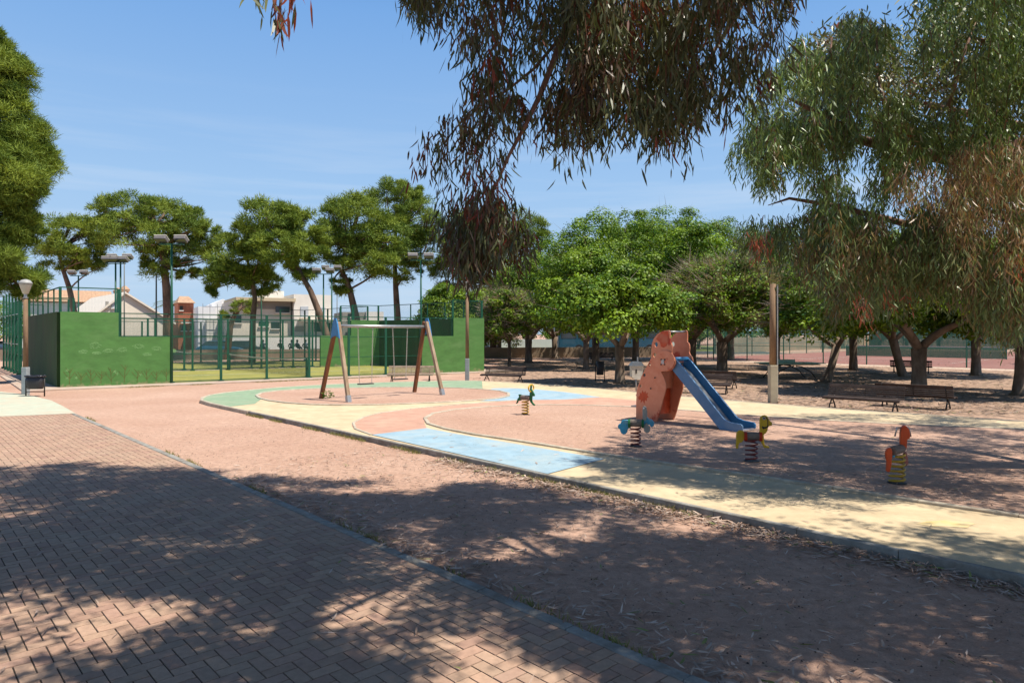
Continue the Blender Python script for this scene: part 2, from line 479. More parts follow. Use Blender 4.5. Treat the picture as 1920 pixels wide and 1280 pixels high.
m_pale_wood = mat('sun_bleached_post_wood', (0.38, 0.29, 0.20), 0.85, 0.3, 9, c2=(0.20, 0.11, 0.06), bump=0.4, bscale=40, stretch=(1, 1, 0.15))
m_brown_wood = mat('red_brown_post_wood', (0.21, 0.085, 0.035), 0.75, 0.35, 9, bump=0.3, bscale=40, stretch=(1, 1, 0.15))
m_slat = mat('brown_bench_slats', (0.046, 0.030, 0.025), 0.7, 0.35, 8, c2=(0.085, 0.06, 0.05), bump=0.3, bscale=60)
m_slat_pale = mat('bleached_bench_slats', (0.34, 0.25, 0.18), 0.85, 0.3, 8, c2=(0.22, 0.15, 0.11), bump=0.3, bscale=60)
m_iron = mat('black_cast_iron', (0.03, 0.026, 0.024), 0.55, 0.3, 10)
m_steel = mat('galvanised_steel', (0.42, 0.43, 0.43), 0.42, 0.2, 12, metal=0.7)
m_grey_paint = mat('grey_painted_post_foot', (0.30, 0.34, 0.35), 0.7, 0.2, 6, c2=(0.2, 0.2, 0.19), bump=0.1)
m_cream_foot = mat('cream_painted_post_foot', (0.46, 0.41, 0.29), 0.8, 0.15, 6, c2=(0.34, 0.29, 0.21), bump=0.1)
m_glass = glass_mat()
m_euc = leaf_mat('eucalyptus_leaf', 0.18, 0.42, 0.45)
m_fic = leaf_mat('broad_leaf', 0.20, 0.50, 0.25)
m_pin = leaf_mat('pine_needle', 0.16, 0.6, 0.15)
m_dry = tone_mat('dry_fallen_leaf', 0.8, 0.0)

# ------------------------------------------------------------------ ground and paving
def sheet(name, pts, z, m, kind='structure'):
    o = MB().add([(p[0], p[1], z) for p in pts], [tuple(range(len(pts)))]).build(name, m, fix=False)
    if o.data.polygons[0].normal.z < 0: o.data.flip_normals()
    return structure(o, kind)

g = MB()
xs = [-700, -200, -60, -30, -15] + [-9 + .14*i for i in range(129)] + [15, 30, 60, 200, 700]
ys = [-60, -10, 0] + [2.5 + .14*i for i in range(108)] + [26, 40, 70, 150, 400, 1400]
from mathutils import noise as mnoise
def hollow(x, y):
    if not (-9 < x < 9 and 2.6 < y < 17.4): return 0.0
    p = Vector((x, y, 0)); return -0.012 - 0.012*mnoise.noise(p*1.1) - 0.012*mnoise.noise(p*3.1 + Vector((5, 0, 0)))*1.0
idx = {}
for j, y in enumerate(ys):
    for i, x in enumerate(xs):
        idx[i, j] = len(g.v); g.v.append((x, y, min(0.0, hollow(x, y))))
for j in range(len(ys) - 1):
    for i in range(len(xs) - 1):
        g.f.append((idx[i, j], idx[i+1, j], idx[i+1, j+1], idx[i, j+1]))
structure(g.build('ground', m_dirt, smooth=True))

KA = Vector((1.06, 4.24, 0))                   # a point on the brick paving's edge
def edge_pt(s, off=0.0): return KA + U * s + V * off

def clip(poly, P, n):
    out = []
    for i in range(len(poly)):
        a, b = poly[i], poly[(i + 1) % len(poly)]
        da = (a[0]-P[0])*n[0] + (a[1]-P[1])*n[1]; db = (b[0]-P[0])*n[0] + (b[1]-P[1])*n[1]
        if da <= 0: out.append(a)
        if (da < 0 < db) or (db < 0 < da):
            t = da / (da - db); out.append((a[0]+(b[0]-a[0])*t, a[1]+(b[1]-a[1])*t))
    return out

def brick_paving():
    rnd = random.Random(3)
    Vs, Fs, T = [], [], []
    w = 0.105; gap = 0.0038
    pal = [(0.46, 0.315, 0.225), (0.44, 0.32, 0.235), (0.42, 0.27, 0.205), (0.47, 0.34, 0.24), (0.38, 0.235, 0.19), (0.43, 0.29, 0.215), (0.48, 0.345, 0.25)]
    far_n = Vector((0.11, 1, 0)).normalized(); far_p = G(140, 776)
    for i in range(-20, 330):
        for j in range(-200, 4):
            r = (i - j) % 4
            if r == 0: x0, y0, x1, y1 = i, j, i + 2, j + 1
            elif r == 3: x0, y0, x1, y1 = i, j, i + 1, j + 2
            else: continue
            cx = KA + U * ((x0 + x1) / 2 * w) + V * ((y0 + y1) / 2 * w)
            if cx.y < 2.2 or cx.y > 18.8 or cx.x < -0.80 * cx.y - 5.0: continue
            q = [(x0*w + gap, y0*w + gap), (x1*w - gap, y0*w + gap), (x1*w - gap, y1*w - gap), (x0*w + gap, y1*w - gap)]
            poly = [tuple((KA + U * a + V * b)[:2]) for a, b in q]
            if y1 * w > -0.02: poly = clip(poly, edge_pt(0, -0.004), V)
            if cx.y > 17: poly = clip(poly, far_p, far_n)
            if len(poly) < 3: continue
            c = rnd.choice(pal); c = tuple(.45*a_ + .55*b_ for a_, b_ in zip(c, (.43, .30, .222))); k = rnd.uniform(0.88, 1.10); k *= .89; t = (c[0]*k, c[1]*k*.935, c[2]*k*.90)
            dz = rnd.uniform(-0.0018, 0.0018); tx = rnd.uniform(-.008, .008); ty = rnd.uniform(-.008, .008)
            mx = sum(p[0] for p in poly) / len(poly); my = sum(p[1] for p in poly) / len(poly)
            k0 = len(Vs); n = len(poly)
            Vs += [(p[0], p[1], 0.004) for p in poly]
            Vs += [(mx + (p[0]-mx)*.982, my + (p[1]-my)*.982, 0.0110 + dz*.6 + (p[0]-mx)*tx + (p[1]-my)*ty) for p in poly]
            # shoulder ring just under the top edge
            Fs.append(tuple(k0 + n + a for a in range(n)))
            for a in range(n): Fs.append((k0 + a, k0 + (a+1) % n, k0 + n + (a+1) % n, k0 + n + a))
            T += [t] * (2 * n)
    me_s = [len(f) for f in Fs]; loops = [i for f in Fs for i in f]
    o = np_mesh('brick_paving', Vs, me_s, loops, np.array(T), tone_mat('clay_paver', 0.85, 0.3, 90, 0.16, 20, dirt=(0.40, 0.30, 0.22)))
    bm = bmesh.new(); bm.from_mesh(o.data); bmesh.ops.recalc_face_normals(bm, faces=bm.faces)
    for f_ in bm.faces: f_.smooth = False
    bm.to_mesh(o.data); bm.free()
    structure(o)
brick_paving()
m_joint = mat('dark_joint_sand', (0.05, 0.04, 0.032), 0.95, 0.3, 20)
P = [edge_pt(-3, -0.03), edge_pt(40, -0.03)]
sheet('paving_bed', [(1.06+2.2, 1.9), G(150, 777.5), (-30, G(0, 783).y + 1.4), (-30, -5), (7, -5)][:0] or
      [edge_pt(-8, -0.03)[:2], edge_pt(19.2, -0.03)[:2], (-24, 19.4), (-24, -6)], 0.004, m_joint)

def kerb_run(name, line, w, h, m, seg=1.0, z0=0.0, side=0.0):
    """concrete kerb stones laid end to end along a line"""
    b = MB(); rnd = random.Random(9)
    pts = [Vector((p[0], p[1], 0)) for p in line]
    L = [0]
    for i in range(1, len(pts)): L.append(L[-1] + (pts[i] - pts[i-1]).length)
    def at(s):
        s = max(0, min(L[-1], s))
        for i in range(1, len(pts)):
            if s <= L[i]:
                t = (s - L[i-1]) / max(1e-9, L[i] - L[i-1]); return pts[i-1].lerp(pts[i], t), (pts[i] - pts[i-1]).normalized()
        return pts[-1], (pts[-1] - pts[-2]).normalized()
    n = max(1, round(L[-1] / seg)); sl = L[-1] / n
    for k in range(n):
        a, da = at(k * sl + .004); c, dc = at((k + 1) * sl - .004)
        na = Vector((-da.y, da.x, 0)); nc = Vector((-dc.y, dc.x, 0)); hh = h + rnd.uniform(-.003, .003)
        o1, o2 = side - w/2, side + w/2; e = 0.010
        vs = []
        for p, nn in ((a, na), (c, nc)):
            for o, z in ((o1, z0 - .02), (o1, z0 + hh - e), (o1 + e, z0 + hh), (o2 - e, z0 + hh), (o2, z0 + hh - e), (o2, z0 - .02)):
                vs.append(p + nn * o + Vector((0, 0, z)))
        b.add(vs, [(0, 1, 7, 6), (1, 2, 8, 7), (2, 3, 9, 8), (3, 4, 10, 9), (4, 5, 11, 10), (0, 5, 4, 3, 2, 1), (6, 7, 8, 9, 10, 11)])
    return structure(b.build(name, m, fix=True))

kerb_run('paving_kerb', [edge_pt(-4, 0.055), edge_pt(19.0, 0.055)], 0.105, 0.020, m_kerb, 1.0)

ps = [G(-600, 779), G(0, 781.5), G(142, 775.5), G(118, 762), G(96, 751), G(50, 740), G(0, 734.5), G(-500, 731)]
sheet('pale_pavement', [p[:2] for p in ps], 0.014, m_pale)

soil = mat('brown_leafy_soil_painted_shade', (0.44, 0.29, 0.20), 0.95, 0.3, 9, c2=(0.13, 0.088, 0.062), bump=0.7, bscale=30, detail=10, c2amt=(0.45, 0.60))  # dark patches are leaf duff and also paint in the shade under the trees
sheet('park_soil', [(-1.0, 31.5), (2.5, 28.0), (9.5, 19.2), (14.5, 13.0), (40, 13.0), (40, 25.5), (21.5, 47.5), (11.5, 58.5), (-1.0, 52)], 0.003, soil)

# ---- coloured play path: a slab one kerb above the dirt
ZP = 0.085
def gp(pts): return [G(x, y, ZP) for x, y in pts]
def smooth_line(pts, n=6, closed=False):
    out = []; N = len(pts)
    rng_ = range(N if closed else N - 1)
    for i in rng_:
        p0 = pts[(i-1) % N] if (closed or i > 0) else pts[i]
        p1 = pts[i]; p2 = pts[(i+1) % N]
        p3 = pts[(i+2) % N] if (closed or i + 2 < N) else p2
        for k in range(n):
            t = k / n
            out.append(0.5 * ((2*p1) + (-p0+p2)*t + (2*p0-5*p1+4*p2-p3)*t*t + (-p0+3*p1-3*p2+p3)*t**3))
    if not closed: out.append(pts[-1])
    return out
near_edge = [G(1920, 1077, ZP), G(1500, 986, ZP), G(1040, 893.5, ZP), G(840, 850, ZP), G(660, 810, ZP), G(470, 770.5, ZP)]
a0, a1 = near_edge[0], near_edge[-1]
du = (a0 - a1).normalized()
near_edge = [a0 + du * 6, a1]
tip = smooth_line([a1] + gp([(415, 759), (384, 751.5), (380, 746.5), (400, 739.5), (455, 732.5), (550, 724.5), (660, 719), (770, 715.5), (870, 713.5), (960, 717), (1080, 725), (1190, 735), (1310, 746), (1450, 757.5), (1600, 769), (1750, 779), (1920, 790)]), 5)
farR = tip[-1]; farR2 = farR + (farR - tip[-4]).normalized() * 8
outer = near_edge[:1] + tip + [farR2]
slab = MB(); N = len(outer)
slab.add([(p.x, p.y, ZP) for p in outer] + [(p.x, p.y, -.05) for p in outer], [tuple(range(N))] + [(i, (i+1) % N, (i+1) % N + N, i + N) for i in range(N)])
structure(slab.build('play_path', m_cream, fix=True))

def colour_patch(name, pts, m, lift):
    sheet(name, [p[:2] for p in pts], ZP + lift, m)
oval1 = smooth_line(gp([(481, 742), (500, 735.5), (560, 730.5), (640, 728), (760, 726.5), (860, 728), (930, 732.5), (955, 739), (940, 746.5), (870, 752.5), (760, 757.5), (640, 760), (560, 757.5), (500, 750.5)]), 5, True)
tipin = smooth_line([a1] + gp([(415, 759), (384, 751.5), (380, 746.5), (400, 739.5), (455, 732.5), (550, 724.5), (660, 719), (770, 715.5), (870, 713.5), (905, 714)]), 5)
# mint around the far side, pulled a finger's width inside the slab's rim
cx1 = G(700, 740, ZP)
mint = [p.lerp(cx1, 0.006) for p in tipin[5:]] + gp([(905, 729), (760, 727), (640, 729), (560, 731), (500, 736), (484, 741), (490, 748), (478, 757), (428, 762.5)])
colour_patch('mint_path_paint', mint, m_mint, 0.004)
bluefar = smooth_line(gp([(918, 731), (930, 727.5), (985, 728.5), (1060, 735), (1128, 745)]), 4) + smooth_line(gp([(1060, 749.5), (985, 750.5), (900, 752)]), 3) + gp([(955, 742)])
colour_patch('blue_path_paint', bluefar, m_blue, 0.005)
pink = smooth_line(gp([(697, 815.5), (670, 806), (660, 797), (672, 787), (705, 776), (770, 767), (860, 759), (935, 753), (985, 750), (1060, 749), (1128, 745), (1200, 752)]), 5) + gp([(1200, 762), (1000, 763), (900, 768), (820, 778), (795, 792), (800, 803)])
colour_patch('pink_path_paint', pink, m_pink, 0.008)
e1, e2 = G(697, 815.5, ZP), G(1027, 889, ZP)
bluenear = [e1, e2, G(1133, 861, ZP), G(1000, 838, ZP), G(850, 813, ZP), G(800, 803, ZP)]
colour_patch('blue_path_paint', bluenear, m_blue, 0.011)
sheet('play_area_dirt', [p[:2] for p in oval1], ZP + 0.014, m_dirt)
oval2 = smooth_line(gp([(797, 785), (812, 776), (850, 769), (930, 762.5), (1040, 759.5), (1160, 762.5), (1260, 768), (1360, 776.5), (1500, 786.5), (1700, 797), (1920, 806)]), 5)
r2 = oval2[-1] + (oval2[-1] - oval2[-4]).normalized() * 8
low2 = smooth_line(gp([(1920, 970), (1700, 938), (1500, 906), (1300, 877.5), (1130, 852.5), (980, 828.5), (880, 813.5), (815, 799.5), (797, 790), (797, 785)]), 5)
l2 = low2[0] + (low2[0] - low2[4]).normalized() * 5
o2 = oval2 + [r2, l2] + low2[:-1]
sheet('play_area_dirt', [p[:2] for p in o2], ZP + 0.016, m_dirt)
ys_ = G(1778, 982, ZP); sheet('yellow_stain', [(ys_.x + .30*math.cos(a*.63)*(1+.25*math.sin(a*2.7)), ys_.y + .14*math.sin(a*.63)*(1+.2*math.cos(a*3.1))) for a in range(10)], ZP + .004, mat('yellow_spilt_paint', (.60, .465, .20), .9, .15, 6, c2=(.60, .47, .29), c2amt=(.4, .6)))
kerb_run('play_kerb', oval1 + [oval1[0]], 0.10, 0.035, m_palekerb, 1.0, ZP)
kerb_run('play_kerb', [r2] + list(reversed(oval2)), 0.10, 0.035, m_palekerb, 1.0, ZP)
kerb_run('play_kerb', [l2] + low2, 0.09, 0.035, m_palekerb, 1.0, ZP)
kerb_run('play_kerb', smooth_line(gp([(697, 815.5), (670, 806), (660, 797), (672, 787), (705, 776), (770, 767), (860, 759), (935, 753), (985, 750)]), 5), 0.06, 0.025, m_palekerb, 1.0, ZP)
kerb_run('path_kerb', near_edge, 0.075, 0.092, m_kerb, 1.0, 0.0, side=0.035)
kerb_run('path_kerb', tip, 0.09, 0.10, m_palekerb, 1.0, 0.0, side=0.045)

# ------------------------------------------------------------------ padel courts
Z0 = 0.06
P0 = Vector((-17.85, 26.97, 0)); P1 = Vector((-1.63, 38.6, 0)); P3 = Vector((-24.4, 34.5, 0)); P2 = Vector((-8.75, 45.15, 0))
CD = (P1 - P0).normalized()
WD = (P3 - P0).normalized()
# concrete apron
def off(p, a, b): return (p + CD * a - Vector((-CD.y, CD.x, 0)) * b)
ap = [off(P0, -1.2, 1.25), off(P1, 1.5, 0.75), off(P2, 1.5, -1.0), off(P3, -1.2, -1.0)]
b = MB(); b.add([(p.x, p.y, 0.05) for p in ap] + [(p.x, p.y, -.02) for p in ap], [(0, 1, 2, 3)] + [(i, (i+1) % 4, (i+1) % 4 + 4, i + 4) for i in range(4)])
structure(b.build('court_apron', mat('pinkish_apron_concrete', (0.46, 0.37, 0.30), 0.9, 0.18, 3, c2=(0.42, 0.27, 0.19), bump=0.2), fix=True))
sheet('court_turf', [P0[:2], P1[:2], P2[:2], P3[:2]], 0.056, m_turf)
wl_ = MB()
for s in (3.0, 17.0):
    a = P0.lerp(P1, s/20); c = P3.lerp(P2, s/20)
    wl_.beam((a.x, a.y, 0.062), (c.x, c.y, 0.062), 0.05, 0.002)
wl_.beam((P0.lerp(P3, .5).lerp(P1.lerp(P2, .5), .15).x, P0.lerp(P3, .5).lerp(P1.lerp(P2, .5), .15).y, .062), (P0.lerp(P3, .5).lerp(P1.lerp(P2, .5), .85).x, P0.lerp(P3, .5).lerp(P1.lerp(P2, .5), .85).y, .062), 0.05, 0.002)
structure(wl_.build('court_marking', mat('white_line_paint', (0.7, 0.7, 0.6), 0.8, 0.1)))

def side_wall(name, label, A, B, graffiti=False):
    """3 m for the first two metres, then stepped down to 2 m"""
    d = (B - A).normalized()
    t = thing(name, label, 'wall', (A.x, A.y, 0), 0)
    prof = [(0, 0), (4, 0), (4, 2.0), (2, 2.0), (2, 3.0), (0, 3.0)]
    MB().prism(prof, (0, 0, 0.03), d, 0.20).build('wall_panel', m_green_wall, t)
    return t, d
def end_wall(label, A, B):
    d = (B - A).normalized(); L = (B - A).length
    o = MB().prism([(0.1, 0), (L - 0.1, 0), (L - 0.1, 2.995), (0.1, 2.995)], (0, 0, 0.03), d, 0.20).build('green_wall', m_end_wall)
    o.location = (A.x, A.y, 0); tag(o, label, 'wall')
    return o
m_chalk = mat('faded_chalk_drawing', (0.17, 0.34, 0.12), 0.9, 0.4, 30)
m_brownpaint = mat('brown_stroke_paint', (0.115, 0.13, 0.035), 0.9, 0.5, 12)
t, d = side_wall('green_wall', 'stepped green wall painted with little brown trees and white clouds, beside the litter bin', P0, P1)
# drawings sit on the face in thin paint
rnd = random.Random(5)
mk = MB(); tn = Vector((d.y, -d.x, 0)); face = tn * 0.1015
def wp(a, z): return Vector((0, 0, 0.03)) + d * a + Vector((0, 0, z)) + face
def stroke(mb, pts, w, lift=0.001):
    for (a, z), (a2, z2) in zip(pts, pts[1:]):
        q = wp(a, z); r = wp(a2, z2); dd = (r - q).normalized(); s = dd.cross(tn).normalized() * w / 2
        mb.add([q - s + tn*lift, r - s*.7 + tn*lift, r + s*.7 + tn*lift, q + s + tn*lift], [(0, 1, 2, 3)])
for k, px in enumerate((130, 152, 171, 189, 209, 233, 257, 276, 293, 312)):
    a, _ = on_plane(px, 700, P0 + face, d)
    h = rnd.uniform(0.55, 0.85); ln = rnd.uniform(-.05, .05)
    stroke(mk, [(a, 0.12), (a + ln * .4, h * .5), (a + ln, h)], 0.026)
    for s in (-1, 1):
        z = rnd.uniform(.3, .5) * h; stroke(mk, [(a + ln * .3, z), (a + s * .14, z + .2), (a + s * .2, z + .3)], 0.02, 0.002)
        z = rnd.uniform(.6, .8) * h; stroke(mk, [(a + ln * .8, z), (a + s * .12, z + .2)], 0.018, 0.003)
mk.build('tree_drawing', m_brownpaint, t)
ck = MB()
for (px, py, w, h) in ((178, 648, .34, .24), (156, 660, .22, .12), (181, 662, .2, .08), (203, 658, .26, .12), (229, 656, .28, .16), (260, 650, .38, .15), (294, 654, .26, .14), (276, 665, .24, .09), (325, 658, .16, .13)):
    a, z = on_plane(px, py, P0 + face + Vector((0, 0, 0.03)), d)
    for i in range(9):
        th = i / 9 * 6.283; x = a + math.cos(th) * w * .5 * rnd.uniform(.6, 1.1); zz = z + math.sin(th) * h * .5
        stroke(ck, [(x - .07, zz), (x, zz + rnd.uniform(.01, .05)), (x + .07, zz)], 0.028, 0.001 + i * .0003)
for (px, py) in ((126, 694), (126, 709), (143, 708), (215, 696), (219, 700), (263, 702)):
    a, z = on_plane(px, py, P0 + face + Vector((0, 0, 0.03)), d)
    for i in range(5):
        th = i * 1.256; stroke(ck, [(a, z), (a + math.cos(th) * .07, z + math.sin(th) * .07)], 0.03, 0.001 + i * .0003)
ck.build('cloud_drawing', m_chalk, t)
side_wall('green_wall', 'plain stepped green wall behind the wooden lamp post at the far end of the court', P1, P0)
side_wall('green_wall', 'stepped green wall across the turf, pale scuffs along its foot', P2, P3)
side_wall('green_wall', 'stepped green wall at the back corner, behind the painted one', P3, P2)
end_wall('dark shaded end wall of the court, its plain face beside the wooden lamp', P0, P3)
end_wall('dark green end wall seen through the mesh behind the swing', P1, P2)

def wire_panel(mb_uv, A, B, z0, z1, o=0.0):
    mb_uv.append((A, B, z0, z1))
def wire_obj(panels, m, parent, name='wire_mesh'):
    vs, fs, uvs = [], [], []
    s = 0
    for A, B, z0, z1 in panels:
        k = len(vs); L = (B - A).length
        vs += [(A.x, A.y, z0), (B.x, B.y, z0), (B.x, B.y, z1), (A.x, A.y, z1)]; fs.append((k, k+1, k+2, k+3))
        uvs += [(0, z0), (L, z0), (L, z1), (0, z1)]
    me = bpy.data.meshes.new(name); me.from_pydata(vs, [], fs)
    uv = me.uv_layers.new(name='UVMap'); 
    for i, c in enumerate(uvs): uv.data[i].uv = c
    me.materials.append(m); o = bpy.data.objects.new(name, me); COL.objects.link(o); o.parent = parent
    return o

def cage_side(label, A, B, posts, name='mesh_fence', lamps=(), m_p=None, tall_ends=True, cat='fence', group=None, walls=True):
    """mesh side of a padel court: 3 m high in the middle, 4 m over the walls"""
    m_p = m_p or m_post
    t = thing(name, label, cat, (A.x, A.y, 0), 0, group)
    d = (B - A).normalized(); L = (B - A).length; z = lambda p, h: Vector((p.x, p.y, h))
    O = Vector((0, 0, 0))
    rails = MB()
    def rail(a0, a1, h, w=0.04): rails.beam(z(d * a0, h), z(d * a1, h), w, w)
    k = L / 20
    lo1, lo2 = (2.0, 3.0) if walls else (0.05, 0.05)
    rail(0, 2*k, 4.0); rail(18*k, L, 4.0)
    rail(2*k, 4*k, 3.0); rail(16*k, 18*k, 3.0)
    rail(4*k, 16*k, 3.0); rail(4*k, 16*k, 2.0, .03); rail(4*k, 16*k, 1.0, .03); rail(4*k, 16*k, 0.1, .03)
    rails.build('rail', m_p, t)
    for a in posts:
        ht = 4.0 if (a < 2.5 or a > 17.5) else 3.0
        b0 = 3.0 if ((a < 1.9 or a > 18.1) and walls) else (2.0 if ((a < 3.9 or a > 16.1) and walls) else 0.05)
        pm = MB(); p = d * (a * k)
        pm.box((p.x, p.y, (b0 + ht) / 2), (0.10, 0.08, ht - b0), math.atan2(d.y, d.x))
        if b0 < 1: pm.box((p.x, p.y, 0.075), (0.22, 0.16, 0.03), math.atan2(d.y, d.x)); 
        pm.build('post', m_p, t)
    pans = [(d*0, d*2*k, 3.0 if walls else .05, 4.0), (d*18*k, d*L, 3.0 if walls else .05, 4.0), (d*2*k, d*4*k, 2.0 if walls else .05, 3.0), (d*16*k, d*18*k, 2.0 if walls else .05, 3.0), (d*4*k, d*16*k, 0.1, 3.0)]
    wire_obj(pans, m_wire, t)
    return t
cage_side('tall green mesh side of the court nearest the sandy ground', P0, P1, (0, 2, 4, 6, 8, 10, 12, 14, 16, 18, 19.9))
cage_side('green mesh side of the near court facing the street, behind the turf', P3, P2, (0, 2, 4, 6, 8, 10, 12, 14, 16, 18, 19.9))
def top_cage(label, A, B, n):
    t = thing('mesh_fence', label, 'fence', (A.x, A.y, 0))
    d = (B - A).normalized(); L = (B - A).length
    MB().beam(Vector((0, 0, 4)), d * L + Vector((0, 0, 4)), .04, .04).build('rail', m_post, t)
    for i in range(1, n):
        p = d * (L * i / n); MB().box((p.x, p.y, 3.5), (0.06, 0.05, 1.0), math.atan2(d.y, d.x)).build('post', m_post, t)
    wire_obj([(Vector((0, 0, 0)), d * L, 3.0, 4.0)], m_wire, t)
top_cage('low mesh screen standing on the dark shaded end wall', P0, P3, 6)
top_cage('mesh screen on the end wall behind the swing, in front of pale green bushes', P1, P2, 6)

def padel_net(label, A, B):
    t = thing('court_net', label, 'net', (A.x, A.y, 0.06))
    d = (B - A); L = d.length; d = d.normalized()
    for s, lb in ((0.05, 0), (L - 0.05, 0)):
        MB().box((d.x*s, d.y*s, 0.46), (0.10, 0.10, 0.92), math.atan2(d.y, d.x)).build('net_post', m_post, t)
    pts = [d * (L * i / 8) + Vector((0, 0, 0.90 - 0.10 * math.sin(math.pi * i / 8))) for i in range(9)]
    mb = MB()
    for a, c in zip(pts, pts[1:]): mb.beam(a, c, 0.012, 0.06)
    mb.build('net_band', mat('white_net_band', (0.6, 0.6, 0.55), 0.8, 0.1), t)
    wire_obj([(pts[i] * 1, pts[i+1] * 1, 0.02, 0.80) for i in range(8)], mesh_wire_mat('black_net', (0.02, 0.02, 0.02), 0.045, 0.012), t, 'net')
A_ = P0.lerp(P1, .5); B_ = P3.lerp(P2, .5)
padel_net('sagging court net with a white band, inside the nearer mesh court', A_ + WD*.2, B_ - WD*.2)

# second court behind the first: mesh all round
Q0 = P3 + WD * 1.6; Q1 = P2 + WD * 1.6; Q3 = Q0 + WD * 10; Q2 = Q1 + WD * 10
sheet('court_turf', [Q0[:2], Q1[:2], Q2[:2], Q3[:2]], 0.056, m_turf)
for lb, a, c in (('mesh side of the second court, just behind the near court', Q0, Q1), ('far mesh side of the second court, closest to the houses', Q3, Q2)):
    cage_side(lb, a, c, (0, 2, 4, 6, 8, 10, 12, 14, 16, 18, 20), walls=False)
def end_cage(label, A, B, n=5, h=4.0):
    t = thing('mesh_fence', label, 'fence', (A.x, A.y, 0))
    d = (B - A).normalized(); L = (B - A).length
    r = MB()
    for z in (0.1, 1, 2, 3, h): r.beam(d*0 + Vector((0, 0, z)), d * L + Vector((0, 0, z)), .035, .035)
    r.build('rail', m_post, t)
    for i in range(n + 1):
        p = d * (L * i / n); MB().box((p.x, p.y, h/2), (0.09, 0.09, h), math.atan2(d.y, d.x)).build('post', m_post, t)
    wire_obj([(Vector((0, 0, 0)), d * L, 0.1, h)], m_wire, t)
end_cage('short mesh end of the second court, behind the shaded green wall', Q0, Q3)
end_cage('short mesh end of the second court, right behind the far green wall', Q1, Q2)
padel_net('white banded net of the second court, seen through two mesh fences', Q0.lerp(Q1, .5), Q3.lerp(Q2, .5))

# fence of deep green posts left of the shaded wall
FA = G(36, 703); FB = G(7, 691)
t = thing('post_fence', 'row of deep dark green upright posts left of the wooden lamp', 'fence', FA)
dd = (FB - FA); L = dd.length; dd.normalize()
for i in range(6):
    p = dd * (L * i / 5)
    MB().box((p.x, p.y, 2.25), (0.13, 0.10, 4.5), math.atan2(dd.y, dd.x)).build('post', m_post, t, bevel=0.01)
    MB().box((p.x, p.y, 0.06), (0.26, 0.24, 0.14), math.atan2(dd.y, dd.x)).build('post_foot', m_post, t)
rr = MB()
for z in (1.6, 3.2): rr.beam(Vector((0, 0, z)), dd * L + Vector((0, 0, z)), .03, .03)
rr.build('rail', m_steel, t)

# ------------------------------------------------------------------ floodlights
def floodlight(label, px, Y, ztop, n_l=2, pole_r=0.055, yaw=0.0, big=1.0):
    X = (px - 960) / F * Y
    t = thing('floodlight', label, 'floodlight', (X, Y, 0), yaw, 'floodlights over the courts')
    MB().tube([(0, 0, 0), (0, 0, ztop)], [pole_r, pole_r * .8], 10).build('pole', m_post, t, smooth=True)
    MB().beam((-0.55 * big, 0, ztop), (0.55 * big, 0, ztop), 0.05, 0.05).build('arm', m_post, t)
    for s in ((-1, 1) if n_l == 2 else (-1, 0, 1)):
        c = Vector((s * 0.42 * big, -0.05, ztop + 0.20))
        M = Matrix.Rotation(R(-32), 3, 'X')
        b = MB(); b.box(c, (0.50 * big, 0.34, 0.16), M=M)
        hd = b.build('lamp_head', mat('grey_lamp_housing', (0.16, 0.15, 0.15), 0.6, 0.2), t, bevel=0.03)
        MB().box(c + M @ Vector((0, 0, 0.095)), (0.52 * big, 0.36, 0.03), M=M).build('visor', mat('pale_lamp_housing', (0.52, 0.50, 0.44), 0.5, 0.1), hd)
        MB().box(c + M @ Vector((0, -.01, -0.085)), (0.44 * big, 0.28, 0.012), M=M).build('glass', m_glass, hd)
        MB().beam((s * 0.42 * big, 0, ztop), (s * 0.42 * big, 0, ztop + .14), .03, .03).build('bracket', m_post, t)
pa = P0.lerp(P1, .2); pb = P0.lerp(P1, .8); pc = P3.lerp(P2, .2); pd = P3.lerp(P2, .8)
def fl(label, P, py, **k):
    floodlight(label, 960 + F * P.x / P.y, P.y, EYE + (HZ - py) / F * P.y, **k)
fl('tallest green pole with two dark floodlights, where the painted wall meets the mesh', pa + Vector((0.05, -0.1, 0)), 458)
fl('tall green pole with two floodlights beside the right leg of the swing', pb + Vector((0.05, -0.1, 0)), 488)
fl('green pole with three floodlights in front of the second pine from the big pine', pc, 494, n_l=3)
fl('green pole with two floodlights beside the leaning pine trunk, left of a twin', pd, 514)
fl('green pole with pale double floodlights just right of its slightly lower twin', Vector((960-960+(622-960)/F*47, 47, 0)), 508)
fl('low green pole with two square floodlights above the shaded green wall', Vector(((147-960)/F*46, 46, 0)), 517)
fl('slim green pole with two flat floodlights before the small dark pine', Vector(((490-960)/F*52.5, 52.5, 0)), 530)
fl('green pole right of the triple floodlight, carrying one pair of lamps', Vector(((226-960)/F*38, 38, 0)), 489)

